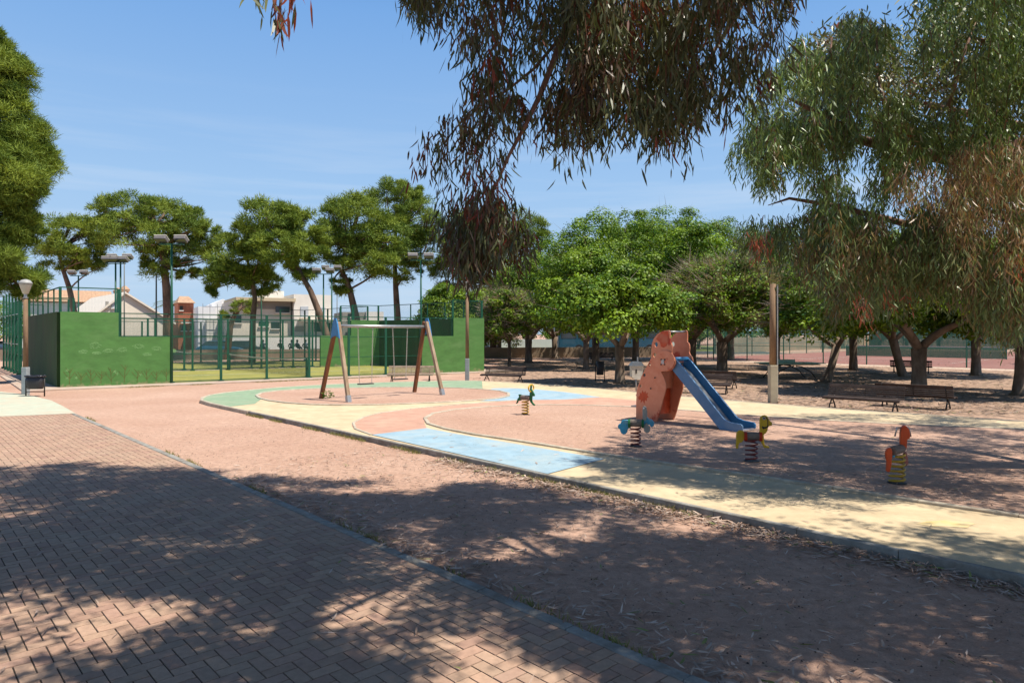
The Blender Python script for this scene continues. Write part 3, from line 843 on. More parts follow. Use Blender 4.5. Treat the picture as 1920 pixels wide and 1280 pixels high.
# ------------------------------------------------------------------ lamps and posts
def wooden_lamp(label, base, zfoot, zwood, head=True, foot=m_grey_paint, wood=m_wood, rad=0.083):
    t = thing('park_lamp', label, 'street lamp', base)
    w = rad * 2
    MB().box((0, 0, zfoot/2), (w*1.15, w*1.15, zfoot)).build('post_foot', foot, t, bevel=0.02)
    MB().tube([(0, 0, zfoot), (0, 0, zwood)], [rad, rad*.85], 14).build('pole', wood, t, smooth=True)
    if head:
        MB().tube([(0, 0, zwood), (0, 0, zwood + .02), (0, 0, zwood + .03), (0, 0, zwood + .14)], [rad*1.05, rad*1.05, .05, .05], 12).build('collar', m_steel, t)
        MB().lathe([(0.05, 0), (0.09, 0.02), (0.19, 0.33), (0.20, 0.36)], (0, 0, zwood + .14), 20).build('lamp_shade', mat('cloudy_lamp_globe', (0.46, 0.43, 0.36), 0.4, 0.1), t, smooth=True)
        MB().lathe([(0.21, 0), (0.20, 0.05), (0.14, 0.13), (0.03, 0.165), (0.0, 0.167)], (0, 0, zwood + .50), 20).build('lamp_cap', mat('grey_lamp_cap', (0.36, 0.36, 0.34), 0.5, 0.15), t, smooth=True)
    return t
wooden_lamp('wooden lamp post with a frosted lantern beside the black litter bin', G(48, 740), 0.98, 3.42)
wooden_lamp('wooden lamp post with grey foot in front of the plain green wall, lantern in leaves', G(876, 713.5), 1.02, 3.95)
wooden_lamp('tall bare wooden post with cream foot right of the slide, without a lantern', G(1449, 755), 1.18, 3.72, head=False, foot=m_cream_foot, rad=0.105)
# steel strip on the bare post
pst = COL.objects.get('park_lamp.002')
MB().box((0.115, -0.06, 1.95), (0.035, 0.06, 3.5)).build('conduit', m_steel, pst)

def bin_(label, base, yaw, w=0.52, h=0.42, z0=0.34, dark=True):
    t = thing('litter_bin', label, 'litter bin', base, yaw, 'litter bins in the park')
    for s in (-1, 1):
        MB().tube([(s*(w/2+.03), 0, 0), (s*(w/2+.03), 0, z0 + h*.8)], 0.022, 8).build('leg', m_iron, t, smooth=True)
    m = mat('black_perforated_steel', (0.035, 0.035, 0.04), 0.45, 0.3, 20)
    prof = [(0.10, 0), (0.14, 0.06), (0.155, h*.5), (0.17, h)]
    b = MB(); n = 20; vs = []
    for r, z in prof:
        for k in range(n):
            a = 2*math.pi*k/n; c, s = math.cos(a), math.sin(a)
            x = math.copysign(abs(c)**.55, c) * w/2; y = math.copysign(abs(s)**.55, s) * r
            vs.append((x * (0.86 + .14*z/h), y, z0 + z))
    fs = [(i*n+k, i*n+(k+1) % n, (i+1)*n+(k+1) % n, (i+1)*n+k) for i in range(3) for k in range(n)] + [tuple(reversed(range(n)))]
    b.add(vs, fs)
    o = b.build('basket', m, t, smooth=True)
    sol = o.modifiers.new('thickness', 'SOLIDIFY'); sol.thickness = 0.012
    MB().box((0, 0, z0 - .10), (w + .06, .025, .025)).build('crossbar', m_iron, t)
    return t
tb = bin_('black litter bin on two legs at the foot of the wooden lamp', G(66, 743), 0.05, w=0.56, h=0.44, z0=0.26)
bg_ = MB()
for i in range(26):
    a = i / 26 * 6.283
    pass
ring = MB(); pts = []
rb = random.Random(4)
for i in range(25):
    a = i / 24 * 2 * math.pi; c, s = math.cos(a), math.sin(a)
    pts.append((math.copysign(abs(c)**.55, c) * .29, math.copysign(abs(s)**.55, s) * .175, .70 + .015*math.sin(i*2.3)))
ring.tube(pts, 0.028, 6); 
ring.build('bin_bag', mat('black_plastic_bag', (0.03, 0.03, 0.04), 0.25, 0.3, 30, bump=0.6, bscale=30), tb, smooth=True)
bin_('dark upright litter bin in the shade left of the front tree trunk', G(1125, 715), 0.1, w=0.36, h=0.62, z0=0.30)

# ------------------------------------------------------------------ swing
SWZ = ZP + 0.014
def swing():
    A1 = G(602, 747, SWZ); A2 = G(654, 753.5, SWZ); B1 = G(777, 735, SWZ); B2 = G(830, 740, SWZ)
    base = (A1 + A2 + B1 + B2) / 4
    t = thing('swing_set', 'wooden swing frame with two seats, blue caps and a steel crossbar', 'swing', base)
    L = lambda p: Vector(p) - base
    ma = (A1 + A2) / 2; mb_ = (B1 + B2) / 2
    ha = atY(637, 604, ma.y); hb = atY(791, 603, mb_.y)
    ta = Vector((ma.x + .09, ma.y, ha.z)); tb_ = Vector((mb_.x - .10, mb_.y, hb.z))
    ax = (tb_ - ta).normalized(); ax.z = 0; ax.normalize()
    for lo, tp, m in ((A1, ta, m_brown_wood), (A2, ta, m_pale_wood), (B1, tb_, m_brown_wood), (B2, tb_, m_pale_wood)):
        dd = (lo - tp); side = Vector((dd.x, dd.y, 0)).normalized()
        MB().beam(L(lo), L(tp) + side * 0.05, 0.115, 0.115, up=ax).build('leg', m, t, bevel=0.018)
        if m is m_pale_wood:
            MB().beam(L(lo) - Vector((0, 0, .02)), L(lo) + (L(tp) - L(lo)).normalized() * 0.20, 0.13, 0.13, up=ax).build('metal_foot', m_steel, t)
    bl = 2.43 - 0.0
    ca = ta.copy(); ca.z = atY(648, 611, ma.y).z; cb = tb_.copy(); cb.z = ca.z
    MB().tube([L(ca) - ax * .02, L(cb) + ax * .02], 0.05, 12).build('crossbar', m_steel, t, smooth=True)
    m_cap = mat('blue_plastic_cap', (0.045, 0.20, 0.42), 0.4, 0.12)
    for tp, lo1, lo2, sg in ((ta, A1, A2, -1), (tb_, B1, B2, 1)):
        d = (lo2 - lo1); d.z = 0; d.normalize()
        O = L(tp) + ax * sg * 0.075; O.z -= 0.52
        MB().prism([(-.25, .02), (-.07, .10), (.07, .10), (.25, .02), (.13, .48), (.05, .64), (-.05, .64), (-.13, .48)], O, d, 0.03).build('end_cap', m_cap, t, bevel=0.008)
    m_chain = mat('galvanised_chain', (0.50, 0.47, 0.42), 0.5, 0.2, metal=0.3)
    m_seat = mat('black_rubber_seat', (0.035, 0.03, 0.03), 0.7, 0.2)
    D = cb - ca
    for (px1, px2, sx1, sx2, sy) in ((671, 699, 674, 697, 720), (736, 764, 740, 761, 711)):
        def on_bar(px):
            k = (px - 960) / F; s = (k * ca.y - ca.x) / (D.x - k * D.y); return ca + D * s
        a, c = on_bar(px1), on_bar(px2)
        e0, e1 = on_bar(sx1), on_bar(sx2)
        zs = atY(sx1, sy, e0.y).z
        e0.z = e1.z = zs; mid = (e0 + e1) / 2
        yv = Vector((-ax.y, ax.x, 0))
        s = MB(); s.beam(L(e0) - ax*.04, L(e1) + ax*.04, 0.17, 0.035)
        seat = s.build('swing_seat', m_seat, t, bevel=0.012)
        for p, q in ((a, e0), (c, e1)):
            cbm = MB(); n = 34; P_, Q_ = L(p), L(q)
            for i in range(n):
                u0 = P_.lerp(Q_, i / n); u1 = P_.lerp(Q_, (i + 1.25) / n); off_ = (ax if i % 2 else yv) * 0.013
                cbm.tube([u0 + off_, u1 + off_], 0.0055, 5, cap=False); cbm.tube([u0 - off_, u1 - off_], 0.0055, 5, cap=False)
            cbm.build('chain', m_chain, seat)
            MB().box(P_ - Vector((0, 0, .03)), (0.05, 0.05, 0.09)).build('hanger', m_steel, t)
    # weed by the left foot
    rng = np.random.default_rng(2); n = 90
    th = rng.uniform(0, 6.28, n); r = rng.uniform(.02, .17, n)
    B = np.stack([np.cos(th)*r, np.sin(th)*r, rng.uniform(.02, .24, n)], 1)
    D_ = unit(np.stack([np.cos(th), np.sin(th), rng.uniform(-.1, .8, n)], 1)); S = unit(np.cross(D_, rng.normal(size=(n, 3))))
    N_ = np.cross(D_, S); tone = np.array([0.11, 0.20, 0.035]) * rng.uniform(.6, 1.5, (n, 1))
    w = np_mesh('leafy_weeds', *diamond_arrays(B, D_, S, N_, rng.uniform(.05, .1, n), rng.uniform(.03, .06, n), tone), m_fic)
    p = G(614, 747, SWZ); w.location = p
    tag(w, 'small leafy green weeds at the left foot of the swing', 'weeds')
swing()

# ------------------------------------------------------------------ slide
def slide():
    zs = ZP + 0.016
    d = Vector((0.62, -0.78, 0)).normalized(); pn = Vector((0.78, 0.62, 0)).normalized()
    O = G(1212, 788, zs)
    t = thing('playground_slide', 'orange panelled slide with a blue chute and steel bed', 'slide', O)
    zm = lambda x, y: (1180 + x / 6.74, 610 + y / 6.74)
    pl = lambda pts: [on_plane(*zm(x, y), O, d) for x, y in pts]
    near = [(90, 1200), (92, 1000), (96, 850), (112, 770), (135, 715), (150, 660), (190, 580), (235, 500), (262, 450), (285, 400), (284, 350), (286, 290), (292, 225), (315, 165), (355, 115), (405, 80), (455, 64), (500, 60), (515, 72), (519, 130), (517, 205), (535, 225), (545, 255), (548, 300), (540, 340), (550, 372), (575, 405), (587, 450), (582, 495), (563, 535), (530, 565), (485, 578), (435, 575), (405, 585), (425, 620), (448, 670), (466, 730), (464, 800), (450, 860), (428, 930), (408, 1010), (385, 1100), (360, 1180), (340, 1218), (315, 1222), (290, 1208)]
    def hole(cx, cy, rx, ry, n=14): return pl([(cx + rx*math.cos(2*math.pi*k/n), cy + ry*math.sin(2*math.pi*k/n)) for k in range(n)])
    holes = [hole(342, 240, 24, 34), hole(325, 375, 24, 30), hole(262, 495, 14, 18), hole(193, 625, 17, 24), hole(146, 762, 13, 24), hole(437, 455, 17, 20)]
    m_or = bpy.data.materials.new('faded_orange_panel')
    n, l = nodes_of(m_or); b = n['Principled BSDF']; b.inputs['Roughness'].default_value = 0.55
    tcn = n.new('ShaderNodeTexCoord')
    def nz_(sc, det=6, rg=.65):
        z = n.new('ShaderNodeTexNoise'); z.inputs['Scale'].default_value = sc; z.inputs['Detail'].default_value = det; z.inputs['Roughness'].default_value = rg
        l.new(tcn.outputs['Object'], z.inputs['Vector']); return z.outputs['Fac']
    r1 = n.new('ShaderNodeValToRGB'); r1.color_ramp.elements[0].position = .3; r1.color_ramp.elements[1].position = .7
    r1.color_ramp.elements[0].color = (0.66, 0.225, 0.11, 1); r1.color_ramp.elements[1].color = (0.74, 0.31, 0.18, 1); l.new(nz_(5), r1.inputs['Fac'])
    r2 = n.new('ShaderNodeValToRGB'); r2.color_ramp.elements[0].position = .57; r2.color_ramp.elements[1].position = .63; l.new(nz_(1.7, 8, .6), r2.inputs['Fac'])
    mx = n.new('ShaderNodeMix'); mx.data_type = 'RGBA'; l.new(r2.outputs['Color'], mx.inputs[0]); l.new(r1.outputs['Color'], mx.inputs[6]); mx.inputs[7].default_value = (0.46, 0.045, 0.012, 1)
    l.new(mx.outputs[2], b.inputs['Base Color'])
    m_red = mat('unfaded_red_orange', (0.58, 0.085, 0.025), 0.5, 0.25, 8, c2=(0.56, 0.16, 0.08), c2amt=(.5, .6))
    LO = Vector((0, 0, 0)); pan = pl(near)
    MB().prism(pan, LO, d, 0.035, holes).build('side_panel', m_or, t, bevel=0.006)
    SEP = 0.62
    pan2 = [(a * 1.02, z) for a, z in pan]
    # far panel: same outline, its foot fuller
    MB().prism(pan2, LO + pn * SEP, d, 0.035, holes[:1]).build('side_panel', m_or, t, bevel=0.006)
    # round disc and the darker fin on the near panel
    disc = pl([(455 + 128*math.cos(a/24*6.283), 445 + 132*math.sin(a/24*6.283)) for a in range(24)])
    MB().prism(disc, LO - pn * 0.030, d, 0.022).build('round_disc', m_or, t, bevel=0.005)
    bolts = MB()
    for (x, y) in ((418, 430), (464, 430), (418, 492), (460, 492), (338, 660), (285, 795)):
        a, z = on_plane(*zm(x, y), O, d); p = LO + d * a + Vector((0, 0, z)) - pn * 0.041
        bolts.tube([p, p - pn * 0.012], 0.018, 10)
    bolts.build('bolt', m_iron, t)
    a, z = on_plane(*zm(437, 458), O, d); p = LO + d*a + Vector((0, 0, z)) - pn*.042
    MB().box(p, (0.075, 0.012, 0.10), math.atan2(d.y, d.x)).build('fixing_plate', m_steel, t)
    fin = pl([(345, 170), (375, 120), (430, 80), (495, 72), (503, 120), (503, 200), (480, 255), (445, 280), (405, 268), (395, 215)])
    MB().prism(fin, LO - pn * 0.0195, d, 0.004).build('red_fin', m_red, t)
    wear = pl([(118, 905), (140, 880), (138, 845), (160, 858), (172, 818), (190, 850), (212, 822), (214, 856), (246, 850), (232, 880), (252, 905), (228, 915), (226, 955), (205, 938), (196, 990), (178, 945), (150, 978), (152, 935), (126, 940)])
    MB().prism(wear, LO - pn * 0.0195, d, 0.004).build('worn_patch', m_red, t)
    # platform, steps and inner red boards between the panels
    mid = lambda a, z, o=SEP/2: LO + d * a + Vector((0, 0, z)) + pn * o
    rz = math.atan2(d.y, d.x)
    MB().box(mid(0.36, 1.36), (0.62, SEP - .04, 0.05), rz).build('platform', m_steel, t)
    for i, (a, z) in enumerate(((-.42, 0.30), (-.27, 0.58), (-.13, 0.86), (0.0, 1.12))):
        MB().box(mid(a, z), (0.16, SEP - .04, 0.035), rz).build('step', m_steel, t)
    MB().box(mid(0.30, 0.99), (0.035, SEP - .04, 0.44), rz).build('front_board', m_or, t)
    MB().box(mid(0.22, 0.46), (0.03, SEP - .04, 0.60), rz).build('inner_board', m_red, t)
    a, z = on_plane(*zm(505, 80), O, d)
    MB().tube([mid(a - .02, z, 0.0), mid(a - .02, z, SEP)], 0.022, 10).build('top_bar', m_steel, t, smooth=True)
    # chute, outline read along the near wall
    m_cb = mat('blue_chute_plastic', (0.030, 0.21, 0.46), 0.38, 0.15, 4, c2=(0.07, 0.24, 0.45))
    m_cg = mat('sun_bleached_blue_plastic', (0.10, 0.235, 0.42), 0.5, 0.12, 4, c2=(0.17, 0.28, 0.43))
    CN = O + pn * 0.07
    T = [on_plane(x, y, CN, d) for x, y in ((1259, 672), (1266, 671), (1275, 681), (1359, 786), (1370, 791), (1380, 793), (1390, 795), (1393, 799), (1393, 805))]
    Bt = [on_plane(x, y, CN, d) for x, y in ((1390, 808.5), (1368, 812), (1358, 811), (1351, 806), (1262, 694), (1257, 688))]
    outl = T + Bt
    CO = LO + pn * 0.07; CW = 0.48
    MB().prism(outl, CO, d, 0.045).build('chute_side', m_cg, t, bevel=0.01)
    hoodish = [(a, z + (0.10 if i < 2 else 0)) for i, (a, z) in enumerate(outl)]
    MB().prism(outl, CO + pn * CW, d, 0.045).build('chute_side', m_cb, t, bevel=0.01)
    bed = [(T[0][0] - .02, T[0][1] - .17), (T[2][0], T[2][1] - .235), (T[3][0] - .03, T[3][1] - .225), (T[4][0] + .04, T[4][1] - .17), (T[6][0] - .02, T[6][1] - .115), (T[6][0] + .02, T[6][1] - .125)]
    bm_ = MB(); vs = []
    for a, z in bed: vs += [mid(a, z, .09), mid(a, z, .07 + CW - .02), ]
    for a, z in bed: vs += [mid(a, z - .03, .09), mid(a, z - .03, .07 + CW - .02)]
    n_ = len(bed); fs = []
    for i in range(n_ - 1):
        fs += [(2*i, 2*i+1, 2*i+3, 2*i+2), (2*n_+2*i, 2*n_+2*i+2, 2*n_+2*i+3, 2*n_+2*i+1)]
    fs += [(2*n_-2, 2*n_-1, 4*n_-1, 4*n_-2)]
    bm_.add(vs, fs); bm_.build('chute_bed', mat('polished_steel_bed', (0.62, 0.63, 0.64), 0.28, 0.08, 6, metal=0.85), t)
    # blue shell either side of the bed, and the rounded hood at its head
    e = [(T[1][0] - .04, T[1][1] - .02), (T[1][0] + .0, T[1][1] + .03)]
    MB().box(mid(T[6][0] - .05, T[6][1] - .19), (0.10, CW, 0.06), rz).build('end_lip', m_iron, t)
    MB().tube([mid(T[1][0] - .03, T[1][1] - .03, .07), mid(T[1][0] - .03, T[1][1] - .03, .07 + CW)], 0.05, 12).build('entry_roll', m_cb, t, smooth=True)
slide()

# ------------------------------------------------------------------ spring riders
def helix(r, z0, z1, turns, cx=0, cy=0, n=14):
    return [(cx + r*math.cos(2*math.pi*i/n), cy + r*math.sin(2*math.pi*i/n), z0 + (z1 - z0)*i/(n*turns)) for i in range(int(n*turns) + 1)]
def rider(label, bx, by, yaw, zc, spring_col, r, zs, turns, parts, log, base_name, wire=0.016):
    """parts: (name, material, outline in image px, offset, thickness, bevel)"""
    zg = ZP + 0.016
    O = G(bx, by, zg); d = Vector((math.cos(yaw), math.sin(yaw), 0)); nn = Vector((-d.y, d.x, 0))
    t = thing('spring_rider', label, 'spring rider', O, 0, 'spring riders in the play area')
    MB().tube(helix(r, 0.0, zs, turns), wire, 6).build('spring', spring_col, t, smooth=True)
    MB().lathe([(r + .03, 0), (r + .03, .012), (r + .01, .014)], (0, 0, -.004), 20).build('base_plate', m_iron, t)
    for nm, m, pts, o, th in parts:
        pl_ = [on_plane(x, y, O, d) for x, y in pts]
        sm = []
        MB().prism(pl_, (0, 0, 0), d, th, shift=o).build(nm, m, t, bevel=min(0.012, th * .3))
    (x0, y0), (x1, y1), lr, ml = log
    a0 = on_plane(x0, y0, O, d) if x0 > 5 else (x0, y0); a1 = on_plane(x1, y1, O, d) if x0 > 5 else (x1, y1); zz = (a0[1] + a1[1]) / 2
    MB().tube([d*a0[0] + Vector((0, 0, zz)), d*a1[0] + Vector((0, 0, zz))], lr, 12).build('seat', ml, t, smooth=False, bevel=0.01)
    return t, O, d, nn
def zmap(ox, oy, s): return lambda pts: [(ox + x / s, oy + y / s) for x, y in pts]
m_log = mat('grey_weathered_log', (0.19, 0.155, 0.13), 0.85, 0.35, 12)
m_sp_y = mat('yellow_spring', (0.50, 0.31, 0.03), 0.45, 0.2)
m_sp_r = mat('dark_red_spring', (0.17, 0.028, 0.022), 0.45, 0.3)
m_pg = mat('dark_green_panel', (0.012, 0.13, 0.04), 0.45, 0.15)
m_py = mat('yellow_panel', (0.62, 0.40, 0.02), 0.5, 0.2)
m_pb = mat('worn_sky_blue_panel', (0.05, 0.33, 0.52), 0.5, 0.2, 6, c2=(0.28, 0.45, 0.50), c2amt=(.5, .62))
m_pw = mat('worn_grey_white_panel', (0.34, 0.34, 0.31), 0.6, 0.3, 8)
m_po = mat('orange_red_panel', (0.58, 0.075, 0.012), 0.45, 0.15)
m_pr = mat('red_collar', (0.48, 0.04, 0.01), 0.5, 0.2)

z4 = zmap(940, 700, 12.8)
t, O, d, nn = rider('green spring goat with a yellow head ring, between the two sand ovals', 985, 777, R(-32), 0, m_sp_y, 0.085, 0.36, 5, [
    ('front_panel', m_pg, z4([(690, 560), (680, 480), (700, 430), (690, 390), (700, 300), (715, 262), (735, 300), (728, 370), (745, 400), (775, 450), (805, 510), (800, 545), (770, 548), (752, 530), (742, 580), (740, 650), (760, 700), (815, 750), (800, 775), (760, 755), (710, 700), (680, 640)]), 0, .045),
    ('rear_panel', m_pg, z4([(412, 500), (482, 500), (490, 540), (490, 640), (440, 655), (412, 650), (400, 700), (375, 722), (352, 712), (375, 680), (395, 600), (430, 565), (425, 530)]), 0, .045)],
    (z4([(480, 578)])[0], z4([(685, 578)])[0], 0.065, m_log), 'goat')
pt = lambda x, y, o=0: (lambda q: d*q[0] + Vector((0, 0, q[1])) + nn*o)(on_plane(x, y, O, d))
hc = pt(*z4([(716, 350)])[0])
MB().tube([hc + nn*(.13*math.cos(k/16*6.283)) + Vector((0, 0, .09*math.sin(k/16*6.283))) for k in range(17)], 0.017, 8, cap=False).build('handle', m_py, t, smooth=True)

z5 = zmap(1140, 740, 11.633)
t, O, d, nn = rider('sky blue spring scooter with a worn white handlebar, in front of the orange slide', 1192, 836, R(-18), 0, m_sp_r, 0.088, 0.345, 5, [
    ('rear_panel', m_pb, z5([(285, 600), (300, 560), (360, 540), (430, 545), (465, 580), (475, 650), (465, 720), (430, 740), (425, 800), (390, 850), (340, 862), (295, 840), (270, 790), (265, 750), (225, 725), (215, 680), (235, 640), (280, 620)]), 0, .05),
    ('front_panel', m_pb, z5([(775, 480), (850, 475), (900, 520), (960, 540), (1010, 600), (1005, 670), (960, 705), (930, 690), (900, 640), (830, 700), (760, 700)]), 0, .05),
    ('wheel_panel', m_pw, z5([(775, 700), (800, 640), (840, 600), (880, 640), (920, 700), (930, 760), (900, 815), (850, 830), (800, 800)]), -.03, .03),
    ('windshield', m_pw, z5([(760, 530), (755, 300), (770, 245), (800, 235), (835, 270), (858, 350), (862, 440), (845, 530), (800, 570)]), -.02, .04)],
    (z5([(470, 615)])[0], z5([(775, 615)])[0], 0.068, m_log), 'scooter', wire=0.014)
pt = lambda x, y, o=0: (lambda q: d*q[0] + Vector((0, 0, q[1])) + nn*o)(on_plane(x, y, O, d))
for (x, sx) in ((470, 0), (765, 0)):
    c = pt(*z5([(x, 625)])[0]); MB().tube([c - d*.018, c + d*.018], .085, 14).build('collar', m_pg, t)
hb_ = pt(*z5([(795, 290)])[0]); MB().tube([hb_ - nn*.16, hb_ + nn*.16], .014, 8).build('handlebar', m_steel, t, smooth=True)

z8 = zmap(1360, 760, 10.67)
t, O, d, nn = rider('yellow spring duck in the shade beside the end of the blue chute', 1409, 864, R(-14), 0, m_sp_r, 0.092, 0.36, 5, [
    ('rear_panel', m_py, z8([(215, 600), (222, 540), (255, 500), (305, 490), (355, 505), (385, 545), (390, 600), (370, 680), (330, 730), (280, 745), (262, 800), (258, 860), (215, 860), (205, 800), (215, 720)]), 0, .05),
    ('front_panel', m_py, z8([(685, 560), (680, 300), (695, 235), (735, 200), (790, 190), (835, 210), (862, 260), (885, 300), (935, 340), (930, 400), (870, 410), (852, 440), (840, 500), (810, 550), (765, 580), (770, 640), (775, 720), (790, 790), (880, 815), (880, 850), (770, 845), (735, 770), (690, 690)]), 0, .05),
    ('head_marking', m_iron, z8([(745, 240), (775, 222), (830, 235), (855, 280), (855, 420), (800, 455), (745, 445), (745, 425), (820, 420), (838, 400), (838, 290), (815, 255), (790, 258), (780, 275), (755, 268)]), -.027, .004)],
    (z8([(385, 612)])[0], z8([(700, 612)])[0], 0.068, m_log), 'duck', wire=0.014)
pt = lambda x, y, o=0: (lambda q: d*q[0] + Vector((0, 0, q[1])) + nn*o)(on_plane(x, y, O, d))
for x in (405, 705):
    c = pt(*z8([(x, 618)])[0]); MB().tube([c - d*.022, c + d*.022], .078, 14).build('collar', m_pr, t)
c = pt(*z8([(770, 250)])[0]); MB().tube([c - nn*.027, c - nn*.033], .026, 14).build('eye', m_pw, t); MB().tube([c - nn*.033, c - nn*.037], .013, 12).build('pupil', m_iron, t)
c = pt(*z8([(745, 430)])[0]); MB().tube([c - nn*.15, c + nn*.15], .014, 8).build('handlebar', m_iron, t, smooth=True)

z6 = zmap(1640, 780, 9.144)
t, O, d, nn = rider('orange red spring horse on a yellow spring, standing alone in dappled shade', 1682, 905, R(40), 0, m_sp_y, 0.095, 0.40, 6, [
    ('rear_panel', m_po, [], 0, .05)][:0],
    ((-.17, .46), (.15, .46), 0.062, m_log), 'horse', wire=0.016)
# its two panels stand across the seat, front far, rear near
def cross_panel(name, m, pts, along, th):
    c2 = d * along; dd2 = Vector((1, 0, 0)).lerp(nn * -1, .25).normalized(); O2 = O + c2
    pl_ = [on_plane(x, y, O2, dd2) for x, y in pts]
    MB().prism(pl_, c2, dd2, th).build(name, m, t, bevel=0.014)
cross_panel('rear_panel', m_po, z6([(185, 700), (180, 620), (200, 560), (235, 535), (275, 545), (292, 590), (292, 700), (285, 760), (280, 840), (265, 900), (250, 950), (215, 955), (195, 930), (200, 830), (205, 770)]), -0.20, .06)
cross_panel('head_panel', m_po, z6([(440, 540), (430, 400), (432, 280), (450, 200), (480, 160), (515, 150), (545, 180), (575, 215), (595, 280), (600, 340), (585, 380), (550, 392), (545, 470), (540, 540), (510, 570), (460, 565)]), 0.16, .07)
cross_panel('front_leg', mat('faded_pink_panel', (0.44, 0.16, 0.12), 0.6, 0.2), z6([(510, 610), (545, 610), (572, 740), (575, 800), (540, 860), (505, 800), (500, 720)]), 0.18, .04)
cross_panel('collar', m_pb, z6([(290, 620), (335, 618), (345, 660), (338, 705), (292, 705)]), -0.12, .06)
pt2 = lambda x, y, al: atY(*z6([(x, y)])[0], (O + d*al).y) - O
for a, b_, c_ in (((435, 195), (385, 195), (345, 345)), ((560, 190), (595, 215), (620, 350))):
    p0, p1, p2 = (pt2(*q, 0.16) for q in (a, b_, c_))
    MB().tube([p0, p0.lerp(p1, .8), p1, p1.lerp(p2, .2), p2], .011, 8).build('handle', m_steel, t, smooth=True)

# ------------------------------------------------------------------ benches
def make_bench(label, m, wood=2.0):
    t = thing('park_bench', label, 'bench', group='slatted park benches')
    L = wood; s = MB()
    for i, (y, z) in enumerate(((-0.27, 0.345), (-0.19, 0.36), (-0.11, 0.36), (-0.03, 0.352), (0.05, 0.345), (0.13, 0.35))):
        s.box((0, y, z), (L, 0.062, 0.026), M=Matrix.Rotation(R((8, 3, 0, -2, -3, 6)[i]), 3, 'X'))
    s.box((0, -0.315, 0.325), (L, 0.03, 0.06))
    s.build('seat', m, t, bevel=0.006)
    b = MB()
    for i in range(6):
        z = 0.385 + i * 0.056; y = 0.17 + i * 0.024
        b.box((0, y, z), (L, 0.024, 0.036 if i < 5 else 0.07), M=Matrix.Rotation(R(-22), 3, 'X'))
    b.build('backrest', m, t, bevel=0.005)
    for x in (-L/2 + .18, L/2 - .18):
        lg = MB()
        lg.tube([(x, -0.30, 0.01), (x, -0.24, 0.12), (x, -0.10, 0.24), (x, -0.02, 0.33)], [.024, .02, .022, .024], 8)
        lg.tube([(x, 0.24, 0.01), (x, 0.18, 0.12), (x, 0.06, 0.24), (x, -0.02, 0.33)], [.024, .02, .022, .024], 8)
        lg.tube([(x, -0.29, 0.325), (x, -.1, .335), (x, 0.13, 0.325), (x, 0.20, 0.42), (x, 0.325, 0.70)], [.018, .018, .02, .018, .014], 8)
        lg.tube([(x, -0.20, 0.16), (x, 0.14, 0.16)], .014, 6)
        lg.build('leg', m_iron, t, smooth=True)
    mb = MB(); mb.tube([(0, 0.14, 0.36), (0, 0.20, 0.42), (0, 0.315, 0.68)], .012, 6); mb.build('centre_strap', m_iron, t)
    return t
def face(v): return math.atan2(v[0], -v[1])      # bench's local -Y looks along v
pale = make_bench('sun bleached wooden bench behind the swing', m_slat_pale); bp_ = G(770, 717.5)
pale.location = bp_; pale.rotation_euler = (0, 0, R(2)); pale.location.z = 0.04
brown = make_bench('brown slatted bench with its seat to the camera, beside the far lamp post', m_slat)
brown.location = G(944, 717); brown.rotation_euler = (0, 0, face((-0.42, -0.9)))
q = copy_tree(brown, G(1618, 769), face((-.68, -.73)), 'broad brown bench facing the play area, nearest to the camera')
q = copy_tree(brown, G(1716, 764), face((.68, .73)), 'dark bench turned away from the camera, in front of the forked tree trunk')
q = copy_tree(brown, G(1708, 699), face((.55, .83)), 'distant dark bench facing the tennis courts, behind the forked trunk')
q = copy_tree(brown, G(1318, 737), face((-.4, -.9)), 'reddish brown bench half hidden behind the blue chute')
q = copy_tree(brown, G(1338, 727), face((.6, .8)), 'black looking bench back to back with the one behind the chute')
q = copy_tree(brown, G(1128, 677.5), face((.1, -1)), 'small far bench close to the boundary wall, under the ficus trees')

# ------------------------------------------------------------------ box on a post (small mailbox-like house)
O = G(1193, 735)
t = thing('post_box', 'small white house-shaped box with a grey roof on a thin post, left of the slide', 'box', O)
MB().tube([(0, 0, 0), (0, 0, 0.62)], 0.028, 10).build('post', m_steel, t, smooth=True)
MB().prism([(-.20, .58), (-.08, .50), (.10, .50), (.20, .60), (.21, .98), (-.21, .98)], (0, 0, 0), Vector((1, 0.1, 0)).normalized(), .3).build('body', mat('chalky_white_box', (0.50, 0.47, 0.40), 0.7, 0.2, c2=(.3, .27, .22)), t, bevel=.015)
MB().prism([(-.25, .98), (.25, .98), (.14, 1.12), (-.14, 1.12)], (0, 0, 0), Vector((1, 0.1, 0)).normalized(), .36).build('roof', mat('grey_blue_roof', (0.16, 0.19, 0.22), 0.6, 0.2), t, bevel=.01)
MB().tube([(0.05, 0, 1.12), (.05, 0, 1.30)], 0.025, 8).build('finial', m_steel, t)
MB().box((-.03, -.158, .78), (.05, .02, .15)).build('slot', m_iron, t)

# ------------------------------------------------------------------ table tennis table
O = G(1480, 709)
t = thing('table_tennis_table', 'pale green outdoor table tennis table with curved steel legs', 'table', O, R(8))
m_tt = mat('pale_green_table_top', (0.34, 0.52, 0.40), 0.5, 0.15)
MB().box((0, 0, .74), (2.9, 1.5, .045)).build('table_top', m_tt, t, bevel=.01)
MB().box((-.15, 0, .84), (0.9, .02, .15)).build('net', m_tt, t)
for s in (-1, 1):
    for y in (-.5, .5):
        MB().tube([(s*1.1, y, 0), (s*.8, y, .35), (s*.35, y, .58), (s*.05, y, .62)], .025, 8).build('leg', m_iron, t, smooth=True)
MB().box((0, 0, .68), (2.5, 1.2, .04)).build('frame', m_iron, t)

